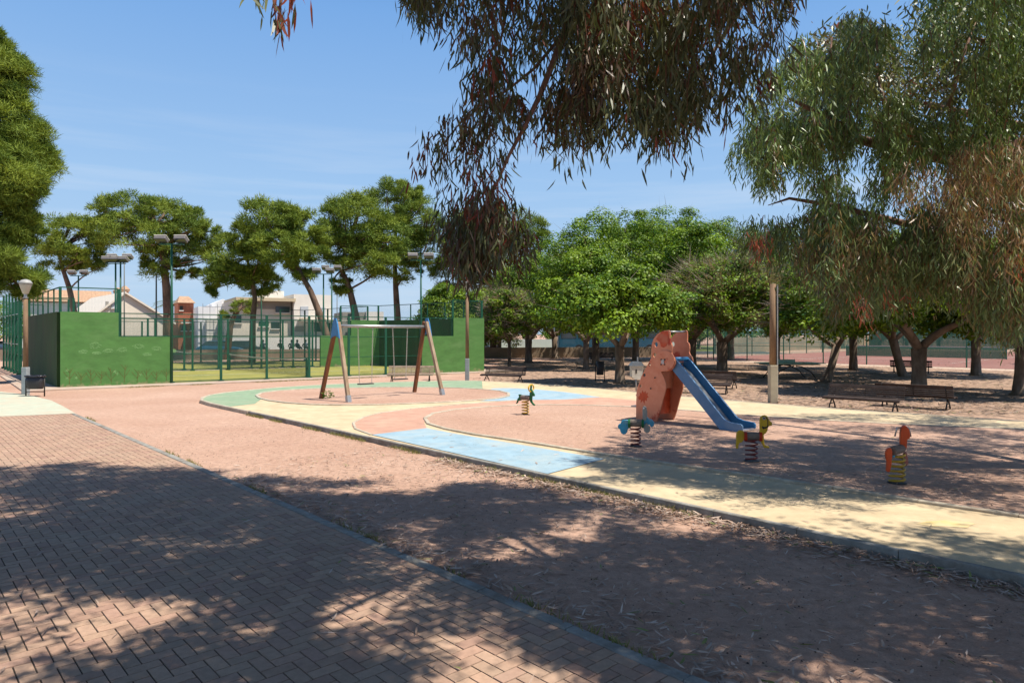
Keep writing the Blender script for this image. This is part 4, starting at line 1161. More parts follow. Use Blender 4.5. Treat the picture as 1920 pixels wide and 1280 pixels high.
# ------------------------------------------------------------------ tennis courts
FO = Vector((27.5, 44.8, 0))
def tf(s, w=0.0): return FO + U * s + V * w
sheet('pale_path', [tf(45, -2.6)[:2], tf(45, -0.3)[:2], tf(-40, -0.3)[:2], tf(-40, -2.6)[:2]], 0.006, mat('pale_sandy_path', (0.52, 0.39, 0.29), 0.9, 0.15, 2))
m_court = mat('pinkish_red_court', (0.30, 0.125, 0.10), 0.85, 0.1, 0.6, c2=(0.36, 0.18, 0.14), bump=0.05)
sheet('tennis_court', [tf(19.0, 0)[:2], tf(-40, 0)[:2], tf(-40, 46)[:2], tf(19, 46)[:2]], 0.010, m_court)
ln = MB()
for s0 in (-32, -12, 6):
    for s in (s0 - 5.5, s0 + 5.5):
        a, c = tf(s, 6), tf(s, 30); ln.beam((a.x, a.y, .016), (c.x, c.y, .016), .06, .002)
    for w in (6, 12, 24, 30):
        a, c = tf(s0 - 5.5, w), tf(s0 + 5.5, w); ln.beam((a.x, a.y, .0165), (c.x, c.y, .0165), .06, .002)
structure(ln.build('court_marking', MATS['white_line_paint']))
def tennis_fence(label, A, B, step, h, m_mesh, m_p=m_teal_post, lo=0.05, rails=(1.2,)):
    t = thing('mesh_fence', label, 'fence', (A.x, A.y, 0))
    d = (B - A); L = d.length; d.normalize(); n = max(1, round(L / step))
    for i in range(n + 1):
        p = d * (L * i / n); MB().tube([(p.x, p.y, 0), (p.x, p.y, h)], .045, 8).build('post', m_p, t, smooth=True)
    r = MB(); 
    for z in (h, *rails): r.tube([Vector((0, 0, z)), d*L + Vector((0, 0, z))], .022, 6)
    r.build('rail', m_p, t)
    wire_obj([(Vector((0, 0, 0)), d * L, lo, h)], m_mesh, t)
tennis_fence('teal mesh fence along the front of the tennis courts', tf(19), tf(-26), 3.0, 3.6, m_wire_t)
tennis_fence('fence with green windscreen closing the courts on their left side', tf(19), tf(19, 40), 4.0, 3.6, m_wire_t)
tennis_fence('fence between the tennis courts with a green windscreen', tf(-4, 8), tf(-4, 40), 4.0, 3.0, m_screen, lo=1.1)
tennis_fence('far fence behind the tennis courts before the trees', tf(19, 42), tf(-40, 42), 4.0, 3.6, m_screen, lo=.5)
tn_ = thing('tennis_net', 'long low tennis net with a pale band on the red court', 'net', tf(6 - 6.4, 18))
e = U * 12.8
for p in (Vector((0, 0, 0)), e): MB().tube([p, p + Vector((0, 0, 1.07))], .05, 8).build('net_post', m_teal_post, tn_)
MB().beam(Vector((0, 0, 1.0)), e + Vector((0, 0, 1.0)), .02, .07).build('net_band', MATS['white_net_band'], tn_)
wire_obj([(Vector((0, 0, 0)), e, .05, 1.0)], m_screen, tn_, 'net')

# ------------------------------------------------------------------ boundary wall, road, vehicles
m_bw = mat('ochre_rendered_boundary_wall', (0.34, 0.26, 0.18), 0.9, 0.2, 1.2, c2=(0.24, 0.18, 0.13), bump=0.3, bscale=8)
def bwall(label, a, c, h):
    o = MB(); d = (c - a); L = d.length; d.normalize()
    o.prism([(0, 0), (L, 0), (L, h), (0, h)], (0, 0, 0), d, .25)
    w = o.build('boundary_wall', m_bw); w.location = a; tag(w, label, 'wall'); return w
W0 = Vector((-48, 55.4, 0)); W1 = Vector((-14, 58.7, 0)); W2 = Vector((13.5, 63.2, 0)); W3 = Vector((22, 74, 0)); W4 = Vector((60, 112, 0))
bwall('low ochre wall behind the padel courts, people sitting on it', W0, W1, .82)
bwall('low ochre wall behind the round trees, in front of the blue bus', W1, W2, .92)
bwall('plain grey wall behind the tennis court fence', W3, W4, 1.7)
sheet('street', [(-120, 62), (-14, 66), (30, 73), (30, 84), (-120, 80)], 0.012, mat('grey_asphalt', (0.07, 0.07, 0.072), 0.9, 0.2, 3))

def seated_person(label, base, shirt, lean=0.0, yaw=0.0):
    t = thing('person', label, 'person', base, yaw, 'people sitting on the boundary wall')
    pts = {'pel': (0, 0, .08), 'che': (0, lean, .34), 'nek': (0, lean*1.2, .52), 'kl': (-.12, .42, .10), 'kr': (.13, .42, .12), 'fl': (-.13, .45, -.34), 'fr': (.14, .40, -.33), 'tl': (-.13, .57, -.37), 'tr': (.15, .52, -.36),
           'sl': (-.19, lean, .44), 'sr': (.19, lean, .44), 'el': (-.25, .10+lean, .20), 'er': (.25, .10+lean, .20), 'hl': (-.16, .30, .15), 'hr': (.16, .30, .15), 'bel': (0, lean*.4, .2), 'hed': (0, lean*1.2 + .02, .62), 'top': (0, lean*1.2+.02, .76)}
    ed = [('pel', 'bel'), ('bel', 'che'), ('che', 'nek'), ('nek', 'hed'), ('hed', 'top'), ('pel', 'kl'), ('pel', 'kr'), ('kl', 'fl'), ('kr', 'fr'), ('fl', 'tl'), ('fr', 'tr'), ('che', 'sl'), ('che', 'sr'), ('sl', 'el'), ('sr', 'er'), ('el', 'hl'), ('er', 'hr')]
    rad = {'pel': .15, 'bel': .14, 'che': .16, 'nek': .055, 'hed': .085, 'top': .075, 'kl': .075, 'kr': .075, 'fl': .045, 'fr': .045, 'tl': .035, 'tr': .035, 'sl': .065, 'sr': .065, 'el': .045, 'er': .045, 'hl': .035, 'hr': .035}
    ks = list(pts); me = bpy.data.meshes.new('body'); me.from_pydata([pts[k] for k in ks], [(ks.index(a), ks.index(b)) for a, b in ed], [])
    o = bpy.data.objects.new('body', me); COL.objects.link(o); o.parent = t; me.materials.append(shirt)
    sk = o.modifiers.new('skin', 'SKIN')
    for i, k in enumerate(ks):
        me.skin_vertices[0].data[i].radius = (rad[k], rad[k] * (.75 if k in ('che', 'bel', 'pel') else 1))
    me.skin_vertices[0].data[0].use_root = True
    sb = o.modifiers.new('sub', 'SUBSURF'); sb.levels = 1; sb.render_levels = 1
    hz = Vector(pts['hed'])
    MB().lathe([(0.0, -.03), (.075, -.01), (.098, .05), (.09, .12), (.05, .165), (0, .175)], hz, 12).build('hair', mat('dark_hair', (0.02, 0.015, 0.012), 0.6, 0.2), t, smooth=True)
pw = lambda px: (lambda k: W1.lerp(W0, 0) if False else (W0 + (W1 - W0) * ((k * W0.y - W0.x) / ((W1 - W0).x - k * (W1 - W0).y))))((px - 960) / F)
m_sh = [mat('dark_navy_cloth', (0.02, 0.03, 0.05), 0.9, 0.2), mat('black_cloth', (0.018, 0.018, 0.02), 0.9, 0.2), mat('slate_cloth', (0.05, 0.06, 0.07), 0.9, 0.2), mat('grey_blue_cloth', (0.07, 0.09, 0.12), 0.9, 0.2)]
for i, (px, ln_, lb) in enumerate(((493, 0, 'dark haired person in navy seated at the left end of the wall'), (526, -.05, 'broad person in black seated on the wall, a gap to the left'), (547, .08, 'person in slate grey leaning forward on the wall'), (557, 0, 'person in navy seated close beside the one leaning forward'), (573, .05, 'person in grey blue seated nearest the leaning pine trunk'))):
    p = pw(px); p.z = .82 + .04
    seated_person(lb, p, m_sh[(1, 1, 2, 0, 3)[i] if i else 0], ln_, R((10, 0, 25, -30, 15)[i]))

def car(label, X, Y, yaw, paint_m, L=4.2, H=1.45, name='parked_car'):
    t = thing(name, label, 'car', (X, Y, 0), yaw)
    b = MB(); d = Vector((1, 0, 0)); h = L/2
    b.prism([(-h, .28), (-h+.05, .75), (-h+.25, .95), (-h+.9, 1.0), (.55*h, .95), (h-.1, .78), (h, .5), (h-.02, .28)], (0, 0, 0), d, 1.7)
    b.build('body', paint_m, t, bevel=.07)
    c = MB(); vs = []
    for (x, z, w) in ((-h+.35, .97, .78), (h*.42, .94, .78), (h*.10, H, .62), (-h+.95, H, .62)):
        vs += [(x, -w, z), (x, w, z)]
    c.add(vs, [(0, 1, 7, 6), (2, 4, 5, 3), (4, 6, 7, 5), (0, 6, 4, 2), (1, 3, 5, 7), (0, 2, 3, 1)])
    c.build('cabin_glass', m_glass, t, bevel=.03, fix=True)
    MB().box((-.25, 0, H + .01), (1.5, 1.16, .04)).build('roof', paint_m, t, bevel=.015)
    for x in (-h+.75, h-.8):
        for y in (-.80, .80):
            w = MB().tube([(x, y-.1, .32), (x, y+.1, .32)], .32, 18).build('wheel', mat('black_tyre', (.02, .02, .02), .8, .2), t)
            s = 1 if y > 0 else -1
            MB().tube([(x, y + s*.1, .32), (x, y + s*.115, .32)], .19, 14).build('rim', m_steel, w)
    for y in (-.6, .6): MB().box((h - .06, y, .68), (.1, .3, .12)).build('headlight', MATS['white_net_band'], t, bevel=.02)
    return t
m_car_d = mat('dark_grey_car_paint', (.03, .04, .05), .25, .1, spec=.6, coat=.6)
m_car_b = mat('blue_car_paint', (.03, .12, .22), .25, .1, spec=.6, coat=.6)
m_car_g = mat('grey_car_paint', (.16, .18, .2), .3, .1, spec=.6, coat=.5)
def cx_(px, Y): return (px - 960) / F * Y
car('dark car parked behind the wall, left of the seated people', cx_(462, 65), 65, R(8), m_car_d)
car('blue car with a pale windscreen parked behind the second court', cx_(415, 64), 64, R(5), m_car_b)
car('dark car at the edge of the picture beyond the row of green posts', cx_(-6, 62), 62, R(3), m_car_d)
car('grey car bonnet just right of the plain green wall', cx_(902, 66.5), 66.5, R(-4), m_car_g)
# bus
bx = thing('bus', 'long turquoise bus parked on the street behind the round trees', 'bus', (cx_(1145, 73), 73, 0), R(9))
m_bus = mat('turquoise_bus_paint', (.006, .08, .135), .35, .1, spec=.6, coat=.4)
MB().prism([(-6, .35), (-6, 2.9), (-5.7, 3.05), (5.8, 3.05), (6, 2.8), (6, .35)], (0, 0, 0), Vector((1, 0, 0)), 2.5).build('body', m_bus, bx, bevel=.1)
for i in range(6): MB().box((-4.9 + i*1.85, -1.262, 2.15), (1.65, .03, .95)).build('window', m_glass, bx, bevel=.01)
for x in (-3.8, 3.9):
    w = MB().tube([(x, -1.28, .5), (x, -1.0, .5)], .5, 20).build('wheel', MATS['black_tyre'], bx)
    MB().tube([(x, -1.3, .5), (x, -1.28, .5)], .28, 16).build('rim', m_steel, w)

# ------------------------------------------------------------------ houses beyond the courts
m_wh = mat('white_render', (0.80, 0.76, 0.69), 0.9, 0.08, 0.8, c2=(0.70, 0.66, 0.58))
m_be = mat('beige_render', (0.74, 0.66, 0.54), 0.9, 0.08, 0.8, c2=(0.66, 0.58, 0.47))
m_gy = mat('grey_render', (0.30, 0.28, 0.25), 0.9, 0.12, 0.8)
m_br = mat('red_brick', (0.36, 0.13, 0.075), 0.9, 0.25, 6)
m_tile = mat('terracotta_tiles', (0.46, 0.31, 0.20), 0.9, 0.3, 5, c2=(0.36, 0.20, 0.12))
m_sheet = mat('white_tarpaulin', (0.78, 0.78, 0.78), 0.8, 0.05)
m_shut = mat('pale_blue_shutter', (0.46, 0.50, 0.55), 0.7, 0.1)
def PB(px0, px1, py_top, Y, depth, z0=0.0):
    """box (x0,x1,z0,z1) from where its front shows"""
    return cx_(px0, Y), cx_(px1, Y), z0, EYE + (HZ - py_top) / F * Y
def block(t, nm, m, px0, px1, pyt, Y, depth, dy=0.0, z0=0.0, pyb=None):
    x0, x1, z0, z1 = PB(px0, px1, pyt, Y, depth, z0)
    if pyb is not None: z0 = EYE + (HZ - pyb) / F * Y
    return MB().box(((x0+x1)/2 - t.location.x, Y + dy + depth/2 - t.location.y, (z0+z1)/2), (x1-x0, depth, z1-z0)).build(nm, m, t)
def gable(t, nm, m, px0, pxm, px1, pye, pya, Y, depth, over=0.0, thick=None):
    x0, xm, x1 = cx_(px0, Y), cx_(pxm, Y), cx_(px1, Y); ze = EYE + (HZ-pye)/F*Y; za = EYE + (HZ-pya)/F*Y
    O = Vector((-t.location.x, Y + depth/2 - t.location.y, 0))
    if thick is None: return MB().prism([(x0, 0), (x1, 0), (x1, ze), (xm, za), (x0, ze)], O, Vector((1, 0, 0)), depth).build(nm, m, t)
    return MB().prism([(x0-over, ze-.1), (xm, za+.02), (x1+over, ze-.1), (x1+over, ze+thick), (xm, za+thick+.1), (x0-over, ze+thick)], O, Vector((1, 0, 0)), depth+.6).build(nm, m, t)
def window(t, px0, px1, py0, py1, Y, m=None, shutter=None):
    z0 = EYE + (HZ-py1)/F*Y; z1 = EYE + (HZ-py0)/F*Y; x0, x1 = cx_(px0, Y), cx_(px1, Y)
    c = ((x0+x1)/2 - t.location.x, Y - .02 - t.location.y, (z0+z1)/2)
    w = MB().box(c, (x1-x0, .1, z1-z0)).build('window', m or m_glass, t)
    MB().box((c[0], c[1]-.06, z0 - .04), (x1-x0+.2, .16, .08)).build('sill', m_wh, w)
    return w
h1 = thing('warehouse', 'broad cream gabled shed roof showing over the painted green wall', 'building', (cx_(240, 70), 70, 0))
gable(h1, 'wall', m_be, 150, 233, 345, 606, 551, 70, 16)
gable(h1, 'roof', mat('cream_metal_roof', (.74, .66, .55), .7, .06), 150, 233, 345, 606, 551, 70, 16, .3, .12)
window(h1, 190, 197, 566, 577, 70, m_gy); window(h1, 203, 216, 567, 578, 70, m_shut)
h2 = thing('house', 'long low house with a terracotta tiled roof behind the mesh, left of the shed', 'house', (cx_(140, 82), 82, 0))
block(h2, 'wall', m_wh, 40, 262, 568, 82, 8)
b = MB(); x0, x1 = cx_(36, 82), cx_(216, 82); ze = EYE + (HZ-566)/F*82; zr = EYE + (HZ-543)/F*84
b.add([(x0-h2.location.x, -.6, ze), (x1-h2.location.x, -.6, ze), (x1-h2.location.x, 4, zr), (x0-h2.location.x, 4, zr), (x1-h2.location.x, 8.6, ze), (x0-h2.location.x, 8.6, ze)], [(0, 1, 2, 3), (3, 2, 4, 5), (0, 3, 5), (1, 4, 2)])
rf = b.build('roof', mat('corrugated_terracotta_tiles', (0.50, 0.31, 0.19), 0.9, 0.35, 1.0, c2=(.40, .24, .15), stretch=(14, 1.5, 1.5)), h2)
block(h2, 'gable_block', m_be, 244, 272, 566, 82, 6)
ch = MB()
for x, y in ((248, 4), (262, 4)):
    X = cx_(x, 84) - h2.location.x; ch.box((X, y, (EYE + (HZ-555)/F*84)), (.9, .9, 2.2)); 
chm = ch.build('chimney', m_br, h2)
cp = MB()
for x, z in ((248, 544), (262, 540)):
    X = cx_(x, 84) - h2.location.x; zz = EYE + (HZ-z)/F*84
    cp.lathe([(.7, 0), (.72, .12), (.25, .55), (0, .6)], (X, 4, zz), 6); cp.box((X, 4, zz - .1), (1.15, 1.15, .16))
cp.build('chimney_cap', m_tile, chm)
h3 = thing('house', 'small red brick house with a tower room and tiled roof', 'house', (cx_(355, 76), 76, 0))
block(h3, 'wall', m_br, 333, 378, 604, 76, 7); block(h3, 'tower_wall', m_br, 343, 374, 568, 77, 4)
X0, X1, XM = cx_(341, 77), cx_(377, 77), cx_(359, 77); ze = EYE + (HZ-568)/F*77; zr = EYE + (HZ-554)/F*77
MB().add([(X0-h3.location.x, .6, ze), (X1-h3.location.x, .6, ze), (X1-h3.location.x-.5, 3, zr), (X0-h3.location.x+.5, 3, zr), (X1-h3.location.x, 5.4, ze), (X0-h3.location.x, 5.4, ze)], [(0, 1, 2, 3), (3, 2, 4, 5), (0, 3, 5), (1, 4, 2)]).build('roof', m_tile, h3)
window(h3, 346, 352, 574, 582, 77); window(h3, 339, 349, 610, 620, 76); window(h3, 356, 369, 610, 620, 76)
block(h3, 'balcony', m_wh, 333, 378, 603, 75.4, .5, pyb=606)
block(h3, 'garden_wall', m_wh, 330, 372, 634, 72, .3); block(h3, 'garden_gate', mat('orange_brick', (.48, .19, .09), .9, .2), 332, 371, 643, 71.6, .3)
h4 = thing('building', 'white sheeted building works with a low gable between brick house and villa', 'building', (cx_(400, 73), 73, 0))
block(h4, 'wall', m_sheet, 370, 405, 575, 73, 6)
gable(h4, 'gable_wall', m_sheet, 402, 425, 442, 570, 560, 73.5, 6)
block(h4, 'lower_wall', m_wh, 380, 440, 600, 72.5, .4)
sc = MB()
for px in (371, 385, 400, 414, 428): sc.beam((cx_(px, 72.2)-h4.location.x, -.9, 0), (cx_(px, 72.2)-h4.location.x, -.9, 5.3), .05, .05)
for z in (2.2, 3.6, 5.0): sc.beam((cx_(371, 72.2)-h4.location.x, -.9, z), (cx_(428, 72.2)-h4.location.x, -.9, z), .05, .05)
sc.build('scaffold', m_steel, h4)
h5 = thing('house', 'large modern beige house with flat roofs behind the mesh court', 'house', (cx_(540, 70), 70, 0))
block(h5, 'wall', m_be, 428, 546, 566, 70, 10); block(h5, 'tall_wall', m_wh, 546, 628, 551, 69.4, 10); block(h5, 'side_wall', m_be, 600, 624, 560, 69.9, 9)
block(h5, 'roof_edge', mat('cream_roof_edge', (.56, .47, .32), .8, .08), 426, 548, 559, 69.2, 10.8, pyb=565)
block(h5, 'roof_room', m_wh, 525, 571, 546, 74, 4); block(h5, 'upper_band', m_gy, 430, 545, 567, 69.93, .1, pyb=580)
window(h5, 513, 542, 575, 586, 69.9)
window(h5, 560, 577, 574, 594, 69.4, m_shut); window(h5, 598, 614, 575, 595, 69.4, m_shut)
window(h5, 433, 445, 592, 606, 70); window(h5, 480, 500, 603, 612, 70, m_post); window(h5, 505, 522, 604, 616, 70); window(h5, 548, 568, 611, 622, 69.4, m_gy); window(h5, 590, 625, 605, 622, 69.4)
block(h5, 'street_wall', m_wh, 400, 640, 631, 68, .3)
block(h5, 'canopy', m_be, 546, 700, 598, 68, 2.2, pyb=602)
h6 = thing('building', 'low grey and white building right of the villa, behind pine trunks', 'building', (cx_(680, 76), 76, 0))
block(h6, 'wall', m_gy, 640, 692, 585, 76, 7); block(h6, 'white_room', m_wh, 684, 719, 584, 75.5, 6); block(h6, 'front_wall', m_gy, 650, 745, 601, 75, .6)
window(h6, 651, 659, 578 + 10, 583 + 12, 76)
h7 = thing('garden_wall', 'pale block wall across the street beyond the round trees', 'wall', (cx_(1000, 86), 86, 0))
block(h7, 'wall_panel', m_wh, 905, 1300, 636, 86, .3)
block(h7, 'dark_gate', m_gy, 908, 926, 630, 85.8, .2)
sheet('grass_verge', [(-14, 76.5), (34, 84.5), (34, 150), (-14, 150)], 0.02, mat('dry_green_verge', (0.12, 0.16, 0.04), 0.95, 0.3, 1.5, c2=(.26, .22, .10)))
def turn(t, rz):
    '''set the house square to its own street line'''
    k = math.cos(rz)
    for ch in list(t.children):
        for o in [ch] + list(ch.children):
            for v in o.data.vertices: v.co.x *= k
    t.rotation_euler.z = rz
turn(h1, R(42)); turn(h2, R(34)); turn(h3, R(32)); turn(h4, R(30)); turn(h5, R(30)); turn(h6, R(22))
# utility poles
def pole(label, px, Y, pyt, r=.09):
    o = MB().tube([(0, 0, 0), (0, 0, EYE + (HZ-pyt)/F*Y)], [r, r*.6], 8).build('utility_pole', mat('grey_pole', (.13, .14, .13), .7, .2), smooth=True)
    o.location = (cx_(px, Y), Y, 0); tag(o, label, 'pole', 'utility poles along the street')
pole('slim grey pole left of the pine trunk above the low green wall', 293, 57, 512)
pole('thin dark pole right of the villa, under the dense pine', 632, 66, 552, .06)
pole('tallest thin pole rising just right of the gable shed apex', 233, 62, 490, .07)

# ------------------------------------------------------------------ trees
def limb(mb, a, c, r0, r1, sag=0.0, rnd=random, n=5, seg=7):
    a = Vector(a); c = Vector(c); L = (c - a).length
    pts, rad = [], []
    off_ = Vector((rnd.uniform(-1, 1), rnd.uniform(-1, 1), rnd.uniform(-.3, .6))) * L * .08
    for i in range(n + 1):
        t = i / n; pts.append(a.lerp(c, t) + off_ * math.sin(math.pi * t) + Vector((0, 0, -sag * math.sin(math.pi * t)))); rad.append(r0 + (r1 - r0) * t)
    mb.tube(pts, rad, seg)

def broad_crown(seed, Rr, zb, zt, n_cl, per, leaf, dead=0.0):
    rng = np.random.default_rng(seed)
    # clump centres through a dome with a ragged outline
    th = rng.uniform(0, 2*np.pi, n_cl); ph = rng.uniform(-.35, 1, n_cl); q = rng.uniform(.45, 1, n_cl) ** .5
    cr = np.sqrt(np.maximum(0, 1 - np.clip(ph, -1, 1)**2)); lob = 1 + .14*np.sin(3*th + seed) + .08*np.sin(7*th + 2*seed)
    zc = zb + (zt - zb) * .28
    up = np.where(ph > 0, zt - zc - .35, (zc - zb) * 2.2)
    C = np.stack([np.cos(th)*cr*Rr*.86*q*lob, np.sin(th)*cr*Rr*.86*q*lob, zc + ph*up*q], 1)
    cr_ = rng.uniform(.30, .66, n_cl) * Rr / 3.2
    N = n_cl * per; idx = np.repeat(np.arange(n_cl), per)
    u = unit(rng.normal(size=(N, 3))); u[:, 2] = np.abs(u[:, 2]) * np.where(rng.random(N) < .72, 1, -1)
    B = C[idx] + u * (cr_[idx] * rng.uniform(.55, 1.12, N))[:, None] * np.array([1.15, 1.15, .8])
    Nn = unit(u * .9 + np.array([0.15, 0, .5]) + rng.normal(size=(N, 3)) * .38)
    D = unit(np.cross(Nn, rng.normal(size=(N, 3)))); S = np.cross(Nn, D)
    L = leaf * rng.uniform(.75, 1.35, N)
    young = np.clip(rng.random(N) * .7 + rng.random(n_cl)[idx] * .5 - .25, 0, 1)[:, None]
    tone = np.array([0.055, 0.125, 0.010]) * (1 - young) + np.array([0.255, 0.365, 0.020]) * young
    tone = tone * rng.uniform(.7, 1.3, (N, 1)) * rng.uniform(.75, 1.2, n_cl)[idx][:, None]
    V, s, l, T = diamond_arrays(B, D, S, Nn, L, L * .62, tone)
    # bare grey twigs poking out
    nt = int(n_cl * (1 + dead * 26)); k = rng.integers(0, n_cl, nt)
    b0 = C[k] + rng.normal(size=(nt, 3)) * .25; outd = C[k] - np.array([0, 0, zb]) + rng.normal(size=(nt, 3)) * 1.1; outd[:, 2] *= .35; outd = unit(outd)
    sd_ = unit(np.cross(outd, rng.normal(size=(nt, 3))))
    V2, s2, l2, T2 = tri_arrays(b0, outd, sd_, rng.uniform(.5, 1.1, nt) * Rr / 3.2, np.full(nt, .035), np.tile([.30, .235, .18], (nt, 1)) * rng.uniform(.7, 1.1, (nt, 1)))
    return np.concatenate([V, V2]), np.concatenate([s, s2]), np.concatenate([l, l2 + len(V)]), np.concatenate([T, T2]), C

_crown_cache = {}
def round_tree(label, base, Rr, zb, zt, seed, trunk_r=.17, fork=1.15, lean=(0, 0), var=0, dead=0.0, name='ficus_tree', group='round leafy trees in the park', per=260, ncl=125, leaf=.148, cat='tree', pale=False):
    t = thing(name, label, cat, base, 0, group)
    rnd = random.Random(seed)
    V, s, l, T, C = broad_crown(seed, Rr, zb, zt, ncl, per, leaf, dead)
    V = V + np.array([lean[0], lean[1], 0])
    np_mesh('crown', V, s, l, T, m_fic, t)
    tr = MB(); top = Vector((lean[0]*.8, lean[1]*.8, zb*.55 + fork*.5))
    pts = [Vector((-lean[0]*.15, 0, -.05)), Vector((0, 0, .12)), Vector((lean[0]*.35, lean[1]*.35, top.z*.45)), top]
    tr.tube(pts, [trunk_r*1.7, trunk_r*1.15, trunk_r*.95, trunk_r*1.05], 12)
    nb = rnd.choice((3, 4, 4))
    for i in range(nb):
        a = (i + rnd.uniform(-.2, .2)) / nb * 6.283 + seed
        e1 = top + Vector((math.cos(a)*Rr*.34, math.sin(a)*Rr*.30, (zt - zb)*.17 + .25))
        limb(tr, top - Vector((0, 0, .08)), e1, trunk_r*.66, trunk_r*.42, rnd=rnd)
        for j in range(3):
            a2 = a + rnd.uniform(-.7, .7); e2 = e1 + Vector((math.cos(a2)*Rr*.40, math.sin(a2)*Rr*.36, (zt - zb)*rnd.uniform(.12, .42)))
            limb(tr, e1, e2, trunk_r*.36, trunk_r*.10, rnd=rnd)
    tr.build('trunk', m_bark, t, smooth=True)
    return t
g1 = 'round leafy trees in the park'
round_tree('nearest round leafy tree with a straight dark trunk, left of the slide', G(1162, 719), 3.3, 1.95, 5.35, 1, .20)
round_tree('round tree with a forked trunk, between the slide and the bare post', G(1354, 703), 3.9, 2.1, 6.3, 2, .27, dead=1.8)
round_tree('round tree with a slanting trunk beside the table tennis table', G(1552, 716), 3.7, 1.9, 5.8, 3, .17, lean=(.55, .1), dead=.3)
round_tree('round tree with a thick forked trunk behind the dark turned bench', G(1723, 738), 4.0, 1.95, 6.0, 4, .25)
round_tree('round tree with a twisting trunk at the picture edge', G(1909, 741), 3.4, 1.95, 5.8, 5, .17, lean=(.15, 0))
round_tree('leaning tree behind the forked one and the distant bench', G(1692, 706), 3.4, 2.4, 6.6, 6, .20, lean=(-.6, 0))
round_tree('thin pale trunked sapling behind the bench at the lamp post', G(955, 689), 2.1, 1.9, 5.3, 7, .10, dead=.9, per=130)
round_tree('tree with a pale brown trunk, second right of the plain green wall', G(991, 680), 3.9, 2.2, 8.2, 8, .26)
round_tree('darker trunked tree close to the end of the plain green wall', G(936, 670.5), 3.0, 2.6, 7.0, 9, .22, dead=.8, per=150)
round_tree('tree with a pale sunlit trunk in front of the bus', G(1099, 693), 3.4, 2.0, 7.6, 10, .17)
round_tree('tall wide tree with a light trunk just right of the small far bench', G(1117, 684), 4.7, 2.4, 10.6, 11, .25, ncl=150)
round_tree('tall tree partly hidden behind the slide, its trunk near the bus tail', G(1192, 676), 4.8, 2.6, 12.2, 12, .26, ncl=160)
round_tree('big tree whose trunk curves up right behind the slide', G(1296, 692), 4.3, 2.3, 9.3, 13, .30, ncl=150)
round_tree('tall back row tree above the forked tree, highest over the slide', G(1250, 673), 5.3, 2.6, 13.2, 14, .28, ncl=170)
round_tree('tall back row tree above the bare wooden post', G(1370, 674), 5.3, 2.8, 12.0, 15, .28, ncl=170)
round_tree('back row tree between the bare post and the tennis fence', G(1455, 690), 4.3, 2.3, 9.0, 16, .24, ncl=130, dead=.3)
round_tree('tall tree on the left flank of the leafy mass, over the pale sapling', G(1040, 672), 4.6, 2.4, 10.0, 17, .25, ncl=150)
round_tree('tree behind the table tennis table, close to the tennis fence', G(1600, 694), 4.0, 2.6, 7.6, 18, .22)
round_tree('tree at the right beyond the thick forked one, near the tennis fence', G(1830, 704), 3.9, 2.6, 7.5, 19, .22)
round_tree('light green tree standing behind the right end of the padel court', Vector((cx_(850, 52), 52, 0)), 3.6, 1.4, 6.3, 20, .2, name='leafy_tree')
round_tree('pale bushy tree behind the padel corner, right of the floodlight pole', Vector((cx_(905, 55), 55, 0)), 3.0, 1.0, 6.0, 21, .2, name='leafy_tree', dead=1.0, per=120)
round_tree('dark leafy tree at the left picture edge behind the green posts', Vector((cx_(-12, 70), 70, 0)), 4.0, 1.2, 6.0, 22, .2, name='leafy_tree', per=160)
far = [(905, 112), (945, 108), (985, 115), (1030, 110), (1075, 112), (1120, 108), (1170, 114), (1215, 110), (1310, 95), (1370, 100), (1420, 92), (1485, 105), (1530, 98), (1590, 104), (1650, 96), (1700, 108), (1760, 100), (1820, 110), (1880, 100), (1940, 106), (1260, 98)]
desc = ['far tree beside the end of the plain green wall', 'far tree behind the pale sapling', 'far tree left of the blue bus', 'far tree above the front end of the bus', 'far tree above the bus, second from its left end', 'far tree above the middle of the bus', 'far tree above the bus, by the nearest round tree', 'far tree above the tail of the bus', 'far tree above the left corner of the tennis court', 'far tree left of the bare wooden post', 'far tree right behind the bare wooden post', 'far tree above the table tennis table', 'far tree seen past the table top', 'far tree behind the slanting trunk', 'far tree between the slanting trunk and the far bench', 'far tree above the distant bench', 'far tree right of the thick forked trunk', 'far tree over the grey wall behind the courts', 'far tree left of the twisting trunk', 'far tree at the right edge beyond the tennis courts', 'far tree behind the slide and the bus']
for k, (px, Y) in enumerate(far):
    round_tree(desc[k], Vector((cx_(px, Y), Y, 0)), 4.6 + (k % 3)*.5, .8, 7.5 + (k*37 % 5)*.7, 30 + k, .25, name='leafy_tree', group='trees beyond the tennis courts', ncl=70, per=120, leaf=.24)

